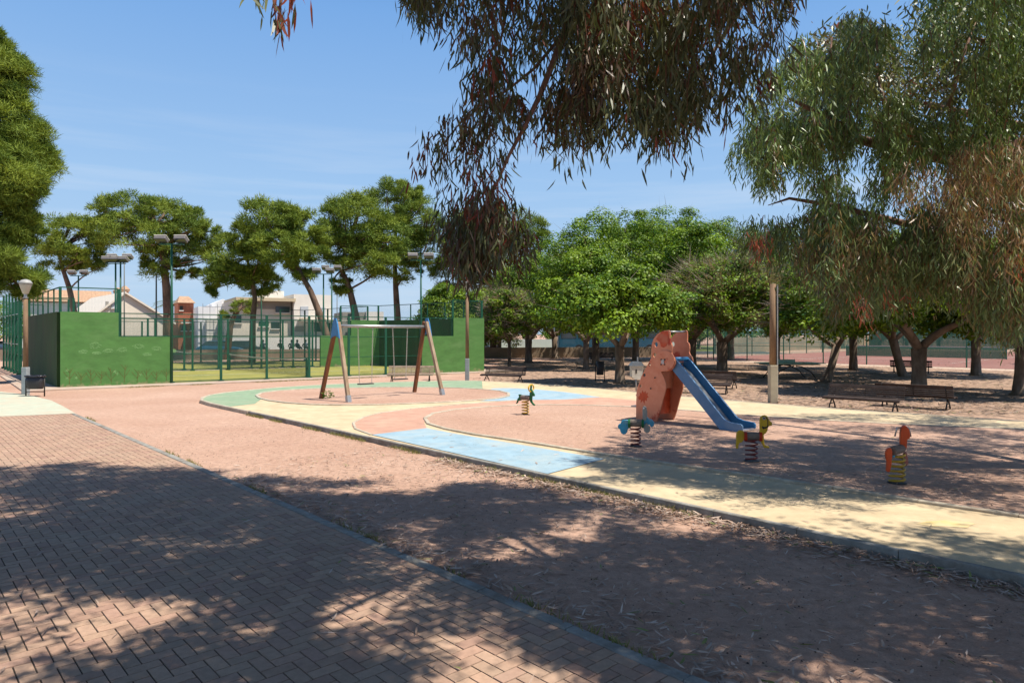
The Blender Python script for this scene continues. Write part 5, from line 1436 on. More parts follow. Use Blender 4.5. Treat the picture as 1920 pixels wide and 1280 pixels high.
# ---- pines
def pine_crown_arrays(rng, lobes, tufts, tl, tw, base_loc):
    lobes = [(c, r, int(n * 1.5)) for c, r, n in lobes]; tufts = int(tufts * .78)
    """lobes: (centre, radii); tufts of needles stand outwards on many small pads"""
    Bs, Ds, Ls, Cs, pads = [], [], [], [], []
    for (c, r, npad) in lobes:
        c = np.array(c); r = np.array(r)
        u = unit(rng.normal(size=(npad, 3))); q = rng.uniform(.35, 1, npad) ** .4
        pc = c + u * r * q[:, None]
        pr = rng.uniform(.17, .40, npad) * r.mean()
        pads.append(pc)
        n = tufts; idx = np.repeat(np.arange(npad), n); N = len(idx)
        v = unit(rng.normal(size=(N, 3))); v[:, 2] = np.where(rng.random(N) < .75, np.abs(v[:, 2]), v[:, 2])
        B = pc[idx] + v * (pr[idx] * rng.uniform(.45, 1.05, N))[:, None] * np.array([1.08, 1.08, .92])
        D = unit(v * .55 + np.array([0, 0, .30]) + rng.normal(size=(N, 3)) * .62)
        tn = (rng.random(npad)[idx] * .6 + rng.random(N) * .4)[:, None]
        T = np.array([0.055, 0.110, 0.020]) * (1 - tn) + np.array([0.27, 0.33, 0.045]) * tn
        Ls.append(v); Bs.append(B); Ds.append(D); Cs.append(T * rng.uniform(.8, 1.2, (N, 1)))
    B = np.concatenate(Bs); D = np.concatenate(Ds); T = np.concatenate(Cs); N = len(B)
    S = unit(np.cross(D, np.concatenate(Ls) + rng.normal(size=(N, 3)) * .35))
    out = tri_arrays(B, D, S, tl * rng.uniform(.7, 1.3, N), np.full(N, tw), T)
    return out, np.concatenate(pads)
def pine(label, trunk_px, Y, lobes, seed, tufts=280, tl=.30, tw=.058, r0=.28, group='pines behind the padel courts', extra=None):
    """trunk_px: image points up the trunk; lobes: (px, py, rx_px, ry_px, depth offset, pads)"""
    rng = np.random.default_rng(seed); rnd = random.Random(seed)
    base = Vector((cx_(trunk_px[0][0], Y), Y, 0))
    t = thing('pine_tree', label, 'tree', base, 0, group)
    k = Y / F; lb = []
    for (px, py, rx, ry, dy, npad) in lobes:
        p = atY(px, py, Y); lb.append(((p.x - base.x, dy, p.z), (rx*k*1.06, max(rx, ry)*k*.95, ry*k*1.08), npad))
    arr, pads = pine_crown_arrays(rng, lb, tufts, tl, tw, base)
    np_mesh('crown', *arr, m_pin, t)
    tr = MB(); pts = [Vector((0, 0, -.05))] + [(lambda p: Vector((p.x - base.x, 0, p.z)))(atY(px, py, Y)) for px, py in trunk_px[1:]]
    n = len(pts); tr.tube(pts, [r0 * (1 - .6 * i / max(1, n-1)) for i in range(n)], 10)
    for i in range(0, len(pads), 4):
        e = Vector(pads[i]); s = min(pts[n//2:], key=lambda q: (q - e).length)
        zz = max(s.z - .6, pts[n//2].z); 
        limb(tr, s - Vector((0, 0, .1)), e, r0*.26, .03, rnd=rnd, n=4, seg=5)
    tr.build('trunk', m_pbark, t, smooth=True)
    return t
pine('upright bushy pine just right of the big near one, trunk behind the shaded wall', [(147, 640), (140, 590), (130, 540), (118, 505), (110, 470)], 54, [(140, 455, 48, 42, 0, 34), (165, 430, 30, 30, 1, 16), (110, 485, 40, 26, 0, 16), (165, 490, 28, 20, 0, 12)], 101)
pine('wide flat topped pine with a tall straight trunk above the low green wall', [(314, 640), (315, 590), (312, 540), (308, 500), (303, 460), (290, 420)], 55, [(235, 405, 52, 36, 0, 30), (300, 400, 50, 34, 1, 26), (350, 425, 40, 34, 0, 22), (260, 445, 60, 32, -1, 26), (330, 470, 55, 26, 1, 20), (385, 455, 36, 32, 0, 16), (300, 490, 34, 34, 0, 14), (340, 510, 24, 14, 1, 7)], 102, r0=.42)
pine('small rounded pine with a forked trunk in front of the villa', [(472, 640), (474, 600), (478, 560), (472, 520), (462, 480)], 49, [(455, 450, 34, 26, 0, 20), (455, 490, 52, 34, 0, 34), (430, 520, 46, 22, 0, 22), (480, 530, 38, 24, 1, 18), (405, 545, 18, 10, 0, 5)], 103, r0=.24)
pine('broad pine whose trunk leans strongly left above the court', [(624, 690), (612, 628), (600, 590), (582, 545), (563, 512), (545, 470)], 47, [(500, 412, 56, 30, 0, 30), (560, 430, 42, 36, 1, 26), (540, 470, 50, 30, -1, 24), (565, 500, 30, 24, 0, 12), (590, 460, 26, 26, 0, 10)], 104, r0=.30)
pine('dense dark domed pine with a reddish leaning trunk behind the swing', [(676, 640), (668, 600), (662, 570), (655, 540), (640, 505), (650, 460)], 52, [(665, 420, 58, 44, 0, 44), (640, 465, 50, 36, 0, 28), (710, 450, 46, 40, 1, 30), (690, 495, 54, 26, 0, 24), (645, 535, 22, 18, 0, 9)], 105, r0=.34)
pine('tallest pine of the row with a straight trunk left of the floodlight', [(748, 640), (745, 590), (742, 540), (740, 490), (742, 430)], 60, [(735, 385, 46, 40, 0, 34), (765, 370, 28, 28, 1, 14), (785, 420, 44, 40, 0, 30), (745, 450, 56, 36, 0, 28), (800, 470, 44, 38, 0, 24), (745, 510, 44, 18, 0, 12)], 106, r0=.34)
pine('rounded pine behind the hanging eucalyptus leaves', [(925, 640), (925, 580), (920, 530), (915, 480)], 62, [(880, 450, 54, 46, 0, 38), (940, 435, 58, 44, 1, 40), (995, 450, 36, 40, 0, 22), (905, 500, 66, 36, 0, 30), (850, 520, 40, 30, 0, 16)], 107, r0=.34)
pine('dark low bent pine in front of the sheeted building works', [(425, 640), (432, 610), (440, 590), (452, 576)], 57, [(455, 578, 22, 14, 0, 9), (425, 590, 16, 8, 0, 5)], 108, r0=.30, tufts=110)
pine('big bright near pine filling the left picture edge', [(-150, 760), (-130, 600), (-120, 400), (-90, 200)], 28.5,
     [(-20, 150, 66, 60, 0, 40), (-30, 250, 95, 70, 0, 60), (12, 290, 52, 58, 1.0, 54), (-10, 340, 90, 60, -1.2, 60), (26, 350, 42, 50, 0, 40), (-16, 420, 70, 50, 0, 54), (34, 425, 28, 30, .6, 12), (-20, 480, 74, 40, -1, 44), (5, 530, 56, 28, .5, 26), (-40, 90, 50, 40, 0, 20), (20, 190, 26, 34, 0, 14), (0, 130, 28, 30, .5, 12)], 109, tufts=560, tl=.23, tw=.030, r0=.35, group='pines nearest the paving')

# a palm and shrubs between the houses
def palm(label, px, Y, py, s):
    base = Vector((cx_(px, Y), Y, 0)); t = thing('palm_tree', label, 'tree', base)
    H = EYE + (HZ-py)/F*Y
    MB().tube([(0, 0, 0), (0, 0, H)], [.3, .22], 10).build('trunk', m_pbark, t, smooth=True)
    rng = np.random.default_rng(7); B, D = [], []
    for i in range(26):
        a = i * 2.4; el = rng.uniform(.1, 1.2)
        for j in range(22):
            q = j / 22; r = s * q; p = np.array([math.cos(a)*r*math.cos(el*(1-q)), math.sin(a)*r*math.cos(el*(1-q)), H + s*(math.sin(el)*q - .8*q*q)])
            for sg in (-1, 1):
                B.append(p); D.append([math.cos(a)*.6 - sg*math.sin(a), math.sin(a)*.6 + sg*math.cos(a), -.3])
    B = np.array(B); D = unit(np.array(D)); S = unit(np.cross(D, [0, 0, 1.0]))
    np_mesh('crown', *tri_arrays(B, D, S, np.full(len(B), .6), np.full(len(B), .07), np.tile([.08, .13, .03], (len(B), 1)) * rng.uniform(.7, 1.3, (len(B), 1))), m_pin, t)
palm('feathery palm behind the shed roof, beside the straight pine trunk', 322, 92, 572, 2.6)

# ---- eucalyptus
def strands(rng, starts, out_dirs, length, n_leaf, leaf_len, leaf_w, red=0.12, brown=0.2, spread=.05, tonegain=1.0, hang=.42, shift=(1, 1, 1)):
    """drooping twigs: start points, sideways directions, lengths; leaves hang from them"""
    M = len(starts); ts = np.linspace(0, 1, 7)
    L = length[:, None]
    def P(t): return starts + out_dirs * (L * (.55*t - .25*t*t)) + np.array([0, 0, -1]) * (L * (.25*t + .72*t*t))
    # twig ribbons
    tv = np.stack([P(t) for t in ts], 1)
    w = .0065
    sd = unit(np.cross(out_dirs, [0, 0, 1.0]))[:, None, :] * (w * (1.2 - ts))[None, :, None]
    Vt = np.concatenate([tv - sd, tv + sd], 1).reshape(-1, 3)
    k = (np.arange(M) * 14)[:, None, None]; i = np.arange(6)[None, :, None]
    lt = (k + i + np.array([0, 1, 8, 7])[None, None, :]).ravel(); st = np.full(M*6, 4)
    Tt = np.tile([.13, .06, .04], (len(Vt), 1))
    N = M * n_leaf; m = np.repeat(np.arange(M), n_leaf)
    t = rng.uniform(.08, 1.0, N)[:, None]
    B = starts[m] + out_dirs[m] * (L[m] * (.55*t - .25*t*t)) + np.array([0, 0, -1]) * (L[m] * (.25*t + .72*t*t)) + rng.normal(size=(N, 3)) * spread
    az = rng.uniform(0, 6.283, N)
    D = unit(np.stack([np.cos(az)*hang, np.sin(az)*hang, -np.ones(N)], 1) + rng.normal(size=(N, 3)) * .20 + out_dirs[m] * .15)
    S = unit(np.cross(D, rng.normal(size=(N, 3))))
    Lf = leaf_len * rng.uniform(.6, 1.25, N); W = leaf_w * rng.uniform(.7, 1.25, N); C = rng.uniform(-.38, .38, N)
    hn = lattice_noise(rng); hv = hn(starts[:, 0]*2.6 + starts[:, 1]*1.3 + 50, starts[:, 2]*2.6 + 50) + rng.random(M) * .12
    hue = (np.argsort(np.argsort(hv)) / max(1, M))[m]; r = rng.random(N)
    green = np.array([.080, .110, .050]); olive = np.array([.155, .165, .070]); redc = np.array([.24, .060, .035]); br = np.array([.150, .095, .050])
    mixv = rng.random((N, 1)); T = green*(1-mixv) + olive*mixv
    isred = (hue < red) & (r < .75) | (r < red*.15); isbr = (hue > 1 - brown) & (r < .7)
    T[isred] = redc; T[isbr] = br
    T = T * rng.uniform(.7, 1.35, (N, 1)) * tonegain * np.array(shift)
    V, s, l, Tn = sickle_arrays(B, D, S, Lf, W, C, T)
    return np.concatenate([V, Vt]), np.concatenate([s, st]), np.concatenate([l, lt + len(V)]), np.concatenate([Tn, Tt])

def in_poly(px, py, poly):
    x = np.asarray(px); y = np.asarray(py); ins = np.zeros(x.shape, bool); n = len(poly)
    for i in range(n):
        x0, y0 = poly[i]; x1, y1 = poly[(i+1) % n]
        if y0 == y1: continue
        c = ((y0 > y) != (y1 > y)) & (x < (x1-x0)*(y-y0)/(y1-y0) + x0)
        ins ^= c
    return ins
def lattice_noise(rng, n=64):
    g_ = rng.random((n, n))
    def f(x, y):
        xi = np.floor(x).astype(int); yi = np.floor(y).astype(int); fx = x - xi; fy = y - yi
        fx = fx*fx*(3-2*fx); fy = fy*fy*(3-2*fy)
        a = g_[xi % n, yi % n]; b = g_[(xi+1) % n, yi % n]; c = g_[xi % n, (yi+1) % n]; d = g_[(xi+1) % n, (yi+1) % n]
        return (a*(1-fx)+b*fx)*(1-fy) + (c*(1-fx)+d*fx)*fy
    return f
def combine(arrs):
    V, s, l, T, k = [], [], [], [], 0
    for a in arrs:
        V.append(a[0]); s.append(a[1]); l.append(a[2] + k); T.append(a[3]); k += len(a[0])
    return np.concatenate(V), np.concatenate(s), np.concatenate(l), np.concatenate(T)

def hang_in(rng, poly, n, Yr, lr, keep=None, per=5, jit=.07):
    S, D, L = hang_in1(rng, poly, n // per + 1, Yr, lr, keep)
    S = np.repeat(S, per, 0) + rng.normal(size=(len(S)*per, 3)) * jit; az = rng.uniform(0, 6.283, len(S))
    return S, np.stack([np.cos(az), np.sin(az), 0*az], 1), np.repeat(L, per) * rng.uniform(.6, 1.05, len(S))
def hang_in1(rng, poly, n, Yr, lr, keep=None):
    """strand starts whose span falls within an outline of the hanging foliage, at given distances"""
    S, D, L = [], [], []
    xs_ = [p[0] for p in poly]; ys_ = [p[1] for p in poly]
    while sum(len(a) for a in S) < n:
        m = 4000
        px = rng.uniform(min(xs_), max(xs_), m); py = rng.uniform(min(ys_), max(ys_), m); Y = rng.uniform(*Yr, m); Lm = rng.uniform(*lr, m)
        k = F / Y; tip_y = py + (Lm * .97 + .06) * k
        az = rng.uniform(0, 6.283, m); dx = np.cos(az); tx = px + dx * .3 * Lm * k
        ok = in_poly(px, py, poly) & in_poly(tx, tip_y, poly)
        if keep is not None: ok &= keep(px, py, rng)
        S.append(np.stack([(px-960)/F*Y, Y, EYE + (HZ-py)/F*Y], 1)[ok]); D.append(np.stack([dx, np.sin(az), np.zeros(m)], 1)[ok]); L.append(Lm[ok])
    return np.concatenate(S)[:n], np.concatenate(D)[:n], np.concatenate(L)[:n]

def shade_starts(rng, poly, n, zr, nf, thr, zmin_pad=1.0):
    """strands placed up in the canopy so that they stand between the sun and the given patch of ground"""
    S, D, L = [], [], []
    xs_ = [p[0] for p in poly]; ys_ = [p[1] for p in poly]; tot = 0
    while tot < n:
        m = 6000
        x = rng.uniform(min(xs_), max(xs_), m); y = rng.uniform(min(ys_), max(ys_), m); Lm = rng.uniform(.5, 1.0, m)
        ok = in_poly(x, y, poly) & ((nf(x*.95 + 9, y*1.15) * .62 + nf(x*3.2, y*3.2) * .38) > thr(x, y)) & (nf(x*6.5 + 3, y*6.5) > .24)
        zlow = EYE + 1.04*.488 * y + zmin_pad
        z = np.maximum(rng.uniform(*zr, m), zlow + rng.uniform(0, 1.6, m))
        X = x + SUN.x/SUN.z*z; Y = y + SUN.y/SUN.z*z
        az = rng.uniform(0, 6.283, m)
        S.append(np.stack([X, Y, z + .4], 1)[ok]); D.append(np.stack([np.cos(az), np.sin(az), 0*az], 1)[ok]); L.append(Lm[ok]); tot += ok.sum()
    return np.concatenate(S)[:n], np.concatenate(D)[:n], np.concatenate(L)[:n]

def eucalyptus_over():
    rng = np.random.default_rng(11); rnd = random.Random(11)
    base = Vector((3.0, -3.2, 0))
    t = thing('eucalyptus_tree', 'overhanging eucalyptus whose dark reddish leaf curtains hang into the top centre', 'tree', base, 0, 'weeping eucalyptus trees')
    A = []
    main = [(755, -60), (770, 30), (800, 75), (830, 110), (850, 135), (862, 100), (880, 60), (905, 70), (900, 150), (868, 190), (900, 235), (960, 255), (1010, 290), (1035, 260), (1050, 300), (1060, 345), (1080, 350), (1090, 280), (1120, 275), (1150, 285), (1200, 300), (1235, 310), (1262, 318), (1290, 275), (1330, 245), (1375, 225), (1415, 215), (1432, 150), (1440, 100), (1480, 70), (1492, 0), (1500, -60)]
    nf = lattice_noise(rng)
    keep = lambda px, py, r: (nf(px/70, py/85)*.6 + nf(px/28 + 7, py/34)*.4) > .44
    A.append(strands(rng, *hang_in(rng, main, 800, (4.9, 6.8), (.22, .60), keep), 20, .135, .0165, red=.045, brown=.26, hang=.28, tonegain=.8))
    low = [(805, 270), (870, 200), (960, 150), (1010, 240), (985, 330), (970, 400), (955, 520), (970, 560), (940, 545), (905, 565), (870, 555), (850, 500), (845, 440), (850, 400), (825, 370)]
    A.append(strands(rng, *hang_in(rng, low, 125, (5.0, 5.9), (.25, .50), keep), 18, .12, .015, red=.10, brown=.42, hang=.28, tonegain=.8))
    tail = [(855, 395), (975, 395), (972, 470), (968, 545), (940, 540), (915, 560), (880, 560), (848, 520), (850, 450)]
    A.append(strands(rng, *hang_in(rng, tail, 50, (5.0, 5.7), (.22, .36)), 18, .12, .015, red=.08, brown=.5, hang=.28, tonegain=.8))
    red = [(480, -40), (575, -40), (565, 40), (560, 105), (520, 105), (500, 60), (470, 30)]
    red = [(495, -60), (560, -60), (560, 60), (550, 110), (522, 110), (505, 60)]
    A.append(strands(rng, *hang_in1(rng, red, 4, (4.0, 4.4), (.16, .26)), 13, .15, .019, red=1.1, brown=.0, spread=.015, hang=.2))
    A.append(strands(rng, *hang_in1(rng, [(462, -70), (500, -70), (500, 40), (470, 40)], 2, (4.0, 4.3), (.16, .22)), 7, .14, .018, red=0, brown=0, spread=.015, hang=.2, tonegain=1.5))
    A.append(strands(rng, *hang_in1(rng, [(580, -70), (602, -70), (602, 30), (580, 30)], 1, (4.0, 4.3), (.14, .18)), 5, .14, .018, red=1.1, brown=0, spread=.01, hang=.2))
    # canopy out of view that shades the paving and the dirt
    nf2 = lattice_noise(rng)
    ground_patch = [(-5.2, 10.9), (-4.2, 10.6), (-2.9, 10.1), (-1.2, 9.9), (0.1, 9.7), (1.3, 8.6), (3.0, 7.2), (5.4, 5.4), (7.5, 4.4), (7.5, 1.0), (-2.5, 1.0), (-5.0, 5.0)]
    thr = lambda x, y: np.where((y < 6.6) & (x > -3.6) & (x < 1.5), .46, np.where(y < 7.4, .445, .37))
    A.append(strands(rng, *shade_starts(rng, ground_patch, 5600, (5.0, 8.5), nf2, thr), 26, .19, .040, red=.05, brown=.1, spread=.11, hang=1.3))
    path_patch = [(1.0, 11.3), (2.3, 11.6), (4.0, 9.6), (3.6, 8.6), (2.2, 9.6)]
    A.append(strands(rng, *shade_starts(rng, path_patch, 240, (7.0, 9.0), nf2, lambda x, y: .36, 1.2), 22, .19, .034, red=.05, brown=.1, spread=.14, hang=1.1))
    pp2 = [(3.6, 7.6), (6.2, 6.8), (7.0, 5.6), (5.0, 5.8)]
    A.append(strands(rng, *shade_starts(rng, pp2, 200, (6.0, 8.0), nf2, lambda x, y: .36, 1.2), 22, .19, .034, red=.05, brown=.1, spread=.14, hang=1.1))
    V, s, l, T = combine(A)
    V = V - np.array(base)
    np_mesh('crown', V, s, l, T, m_euc, t)
    tr = MB(); Lc = lambda p: Vector(p) - base
    tr.tube([Lc(p) for p in ((3.0, -3.2, -.1), (3.0, -3.1, .4), (2.9, -2.9, 1.6), (2.6, -2.2, 3.0))], [.48, .36, .31, .28], 14)
    def br(pts, r0, r1, seg=8):
        n = len(pts); tr.tube([Lc(p) for p in pts], [r0 + (r1-r0)*i/(n-1) for i in range(n)], seg)
    br([(2.6, -2.2, 3.0), (2.0, -.2, 4.1), (1.2, 2.2, 4.9), (.85, 4.0, 5.5), (.7, 5.6, 6.2), (.3, 7.4, 7.3)], .24, .06)
    br([(2.6, -2.2, 3.0), (3.3, 0, 4.6), (3.9, 2.8, 5.6), (3.4, 5.2, 6.4), (2.6, 7.5, 7.4)], .13, .03)
    br([(2.6, -2.2, 3.0), (1.2, -1.2, 4.4), (-.8, 1.5, 6.0), (-2.4, 4.5, 7.2), (-3.4, 7.6, 8.8)], .17, .05)
    br([(2.6, -2.2, 3.0), (4.8, -.5, 4.2), (6.5, 2.0, 5.6), (7.2, 4.5, 6.8)], .17, .05)
    P = lambda px, py, Y: tuple(atY(px, py, Y))
    br([(.85, 4.0, 5.5), (.75, 5.0, 5.25), P(1085, -20, 5.5), P(1060, 60, 5.5), P(1040, 110, 5.45), P(1012, 180, 5.4), P(985, 235, 5.35), P(955, 290, 5.3), P(925, 360, 5.3)], .045, .008, 6)
    br([P(1060, 60, 5.5), P(1000, 130, 5.6), P(950, 170, 5.7), P(880, 210, 5.8), P(830, 270, 5.8)], .016, .005, 5)
    br([(.85, 4.0, 5.5), (1.6, 5.3, 5.4), P(1300, -20, 5.8), P(1250, 70, 5.9), P(1200, 140, 6.0), P(1180, 220, 6.0)], .035, .006, 6)
    br([(3.4, 5.2, 6.4), P(1420, -60, 6.3), P(1380, 30, 6.2), P(1330, 110, 6.2), P(1270, 170, 6.2)], .04, .006, 6)
    br([(.3, 7.4, 7.3), (0, 6.0, 6.4), P(860, -40, 6.0), P(840, 20, 6.0)], .03, .006, 5)
    br([(-.8, 1.5, 6.0), (-1.3, 3.2, 5.1), P(540, -60, 4.3), P(527, 0, 4.25), P(522, 40, 4.25)], .03, .004, 5)
    for pxs in ((1000, 1010, 5.6), (1120, 1130, 5.9), (1160, 1150, 5.5), (1350, 1330, 6.1), (940, 930, 5.4)):
        x0, x1, Y = pxs; br([P(x0 + 20, -30, Y), P(x0, 70, Y), P(x1 - 8, 150, Y), P(x1, 240, Y)], .014, .003, 5)
    tr.build('trunk', m_ebark, t, smooth=True)
eucalyptus_over()

def eucalyptus_left():
    rng = np.random.default_rng(12); rnd = random.Random(12)
    base = Vector((-6.0, -2.0, 0))
    t = thing('eucalyptus_tree', 'eucalyptus beside the paving whose crown throws the broad shade on the bricks', 'tree', base, 0, 'weeping eucalyptus trees')
    nf2 = lattice_noise(rng)
    patch = [(-15, 11.2), (-12, 11.0), (-8.6, 11.3), (-7.2, 11.4), (-6.4, 10.9), (-5.2, 10.9), (-4.4, 8), (-4.0, 5.0), (-2.5, 1.0), (-15, 1.0)]
    thr = lambda x, y: np.where(y < 7, .41, .36)
    arr = combine([strands(rng, *shade_starts(rng, patch, 5200, (6.5, 10.0), nf2, thr), 26, .20, .042, red=.05, brown=.1, spread=.11, hang=1.3)])
    np_mesh('crown', arr[0] - np.array(base), arr[1], arr[2], arr[3], m_euc, t)
    tr = MB(); Lc = lambda p: Vector(p) - base
    def br(pts, r0, r1, seg=8):
        n = len(pts); tr.tube([Lc(p) for p in pts], [r0 + (r1-r0)*i/(n-1) for i in range(n)], seg)
    br([(-6, -2, -.1), (-6, -2, .5), (-5.8, -1.6, 2.5), (-5.4, -.6, 4.5)], .42, .28, 12)
    br([(-5.4, -.6, 4.5), (-5, 2.5, 6.6), (-4.2, 6.5, 8.8), (-3.6, 9.5, 10.2)], .2, .05)
    br([(-5.4, -.6, 4.5), (-6.6, 2.5, 6.8), (-7.4, 6, 8.8), (-7, 9.5, 10.5)], .2, .05)
    br([(-5.4, -.6, 4.5), (-3.5, 1.5, 6.6), (-2.0, 4, 8.0), (-1.5, 6.5, 9.2)], .18, .05)
    tr.build('trunk', m_ebark, t, smooth=True)
eucalyptus_left()

def eucalyptus_right():
    rng = np.random.default_rng(13)
    base = Vector((10.6, 9.6, 0))
    t = thing('eucalyptus_tree', 'big weeping grey green eucalyptus covering the upper right', 'tree', base, 0, 'weeping eucalyptus trees')
    A = []
    up = [(1345, 380), (1365, 335), (1405, 315), (1372, 250), (1382, 190), (1430, 150), (1470, 120), (1500, 70), (1560, 45), (1600, 20), (1640, 40), (1690, 75), (1720, 130), (1730, 60), (1722, 10), (1725, -60), (2150, -60), (2150, 560), (1900, 520), (1780, 520), (1600, 540), (1500, 500), (1440, 520), (1400, 470), (1370, 450)]
    nf = lattice_noise(rng)
    hole = lambda px, py: ((px-1545)/55)**2 + ((py-165)/35)**2 > 1
    dens = lambda px, py, r: ((nf(px/60, py/60)*.6 + nf(px/24 + 5, py/24)*.4) > .485) & (hole(px, py) | (r.random(len(px)) < .2)) & ((px < 1950) | (r.random(len(px)) < .5))
    A.append(strands(rng, *hang_in(rng, up, 2500, (8.8, 12.5), (.40, .80), dens), 25, .135, .0195, red=.004, brown=.03, spread=.05, tonegain=1.7, hang=.45, shift=(.86, 1.12, .85)))
    edge_ = [(1345, 380), (1365, 335), (1405, 315), (1372, 250), (1382, 190), (1430, 150), (1470, 120), (1500, 70), (1560, 45), (1600, 20), (1640, 40), (1690, 75), (1720, 130), (1800, 200), (1700, 300), (1500, 330), (1450, 400)]
    A.append(strands(rng, *hang_in(rng, edge_, 420, (9.4, 11.5), (.25, .5), dens), 20, .125, .019, red=.0, brown=.02, spread=.05, tonegain=1.9, hang=.5, shift=(.85, 1.05, .9)))
    lowp = [(1400, 420), (1440, 545), (1490, 520), (1510, 590), (1560, 640), (1620, 640), (1655, 600), (1690, 640), (1740, 610), (1775, 560), (1810, 610), (1850, 660), (1920, 680), (2100, 680), (2100, 400), (1700, 380)]
    A.append(strands(rng, *hang_in(rng, lowp, 1500, (8.2, 12.0), (.40, .75), dens), 24, .12, .0185, red=.03, brown=.14, spread=.06, tonegain=1.35, shift=(.88, 1.04, .85)))
    brn = [(1700, 310), (1800, 280), (1930, 260), (1960, 400), (1900, 560), (1830, 560), (1760, 440), (1700, 400)]
    A.append(strands(rng, *hang_in(rng, brn, 230, (7.6, 8.8), (.30, .5)), 20, .13, .012, red=.03, brown=.80, spread=.06, tonegain=1.9))
    for pc, nn_ in (([(1385, 430), (1440, 430), (1440, 500), (1390, 500)], 6), ([(1590, 540), (1640, 540), (1640, 630), (1600, 630)], 5), ([(1660, 540), (1700, 540), (1700, 620), (1670, 620)], 3), ([(1560, 470), (1600, 470), (1600, 530), (1560, 530)], 2)):
        A.append(strands(rng, *hang_in1(rng, pc, nn_, (8.0, 8.4), (.2, .34)), 16, .12, .013, red=1.1, brown=0, spread=.04, tonegain=1.4))
    # crown reaching over the play area, shading it
    nf2 = lattice_noise(rng)
    sh = [(2.6, 16.0), (4.2, 17.0), (7, 17.6), (12, 17.6), (12, 6.5), (6.5, 7.2), (4.0, 9.2), (2.4, 11.4), (2.0, 13.0)]
    def sh_keep(S, D, L):
        px = 960 + F * S[:, 0] / S[:, 1]; py = HZ - F * (S[:, 2] - EYE) / S[:, 1]; py2 = HZ - F * (S[:, 2] - L - EYE) / S[:, 1]
        vis = (py2 > -20) & (px < 1990) & (px > 0)
        ok = ~vis | (in_poly(px, py, up) & in_poly(px, py2, up))
        return S[ok], D[ok], L[ok]
    A.append(strands(rng, *sh_keep(*shade_starts(rng, sh, 2000, (5.0, 8.5), nf2, lambda x, y: .42, -3.2)), 28, .16, .034, red=.02, brown=.05, tonegain=1.2, spread=.12, hang=.9))
    V, s, l, T = combine(A)
    np_mesh('crown', V - np.array(base), s, l, T, m_euc, t)
    tr = MB(); Lc = lambda p: Vector(p) - base; P = lambda px, py, Y: tuple(atY(px, py, Y))
    def br(pts, r0, r1, seg=8):
        n = len(pts); tr.tube([Lc(p) for p in pts], [r0 + (r1-r0)*i/(n-1) for i in range(n)], seg)
    br([(10.6, 9.6, -.1), (10.5, 9.6, .5), (10.2, 9.8, 2.0), (9.8, 10, 3.2)], .40, .27, 14)
    br([(9.8, 10, 3.2), (8.6, 10.2, 4.1), P(1900, 300, 10.4), P(1800, 300, 10.4), P(1700, 285, 10.4), P(1612, 262, 10.4), P(1575, 240, 10.3), P(1520, 205, 10.2), P(1480, 185, 10.1)], .16, .02)
    br([P(1612, 262, 10.4), P(1590, 215, 10.5), P(1570, 170, 10.6), P(1555, 110, 10.6), P(1560, 70, 10.6)], .055, .012, 6)
    br([(9.8, 10, 3.2), (9.2, 10.4, 5.0), P(1960, 60, 10.8), P(1850, 80, 11), P(1770, 60, 11.2)], .14, .02)
    br([(9.8, 10, 3.2), (8.4, 10, 3.6), P(1850, 400, 10), P(1700, 420, 10), P(1560, 385, 10.2), P(1480, 372, 10.3), P(1440, 385, 10.3)], .10, .006)
    br([P(1850, 400, 10), P(1780, 460, 9.6), P(1700, 520, 9.4), P(1620, 560, 9.3)], .05, .01, 6)
    br([P(1700, 285, 10.4), P(1660, 200, 11), P(1640, 120, 11.2), P(1620, 60, 11.2)], .05, .01, 6)
    br([P(1800, 300, 10.4), P(1780, 200, 10), P(1800, 120, 9.8), P(1830, 40, 9.8)], .06, .01, 6)
    br([(9.8, 10, 3.2), (10.2, 12, 5.5), (9, 14.5, 7), (7.5, 16, 7.8)], .14, .03)
    tr.build('trunk', m_ebark, t, smooth=True)
eucalyptus_right()

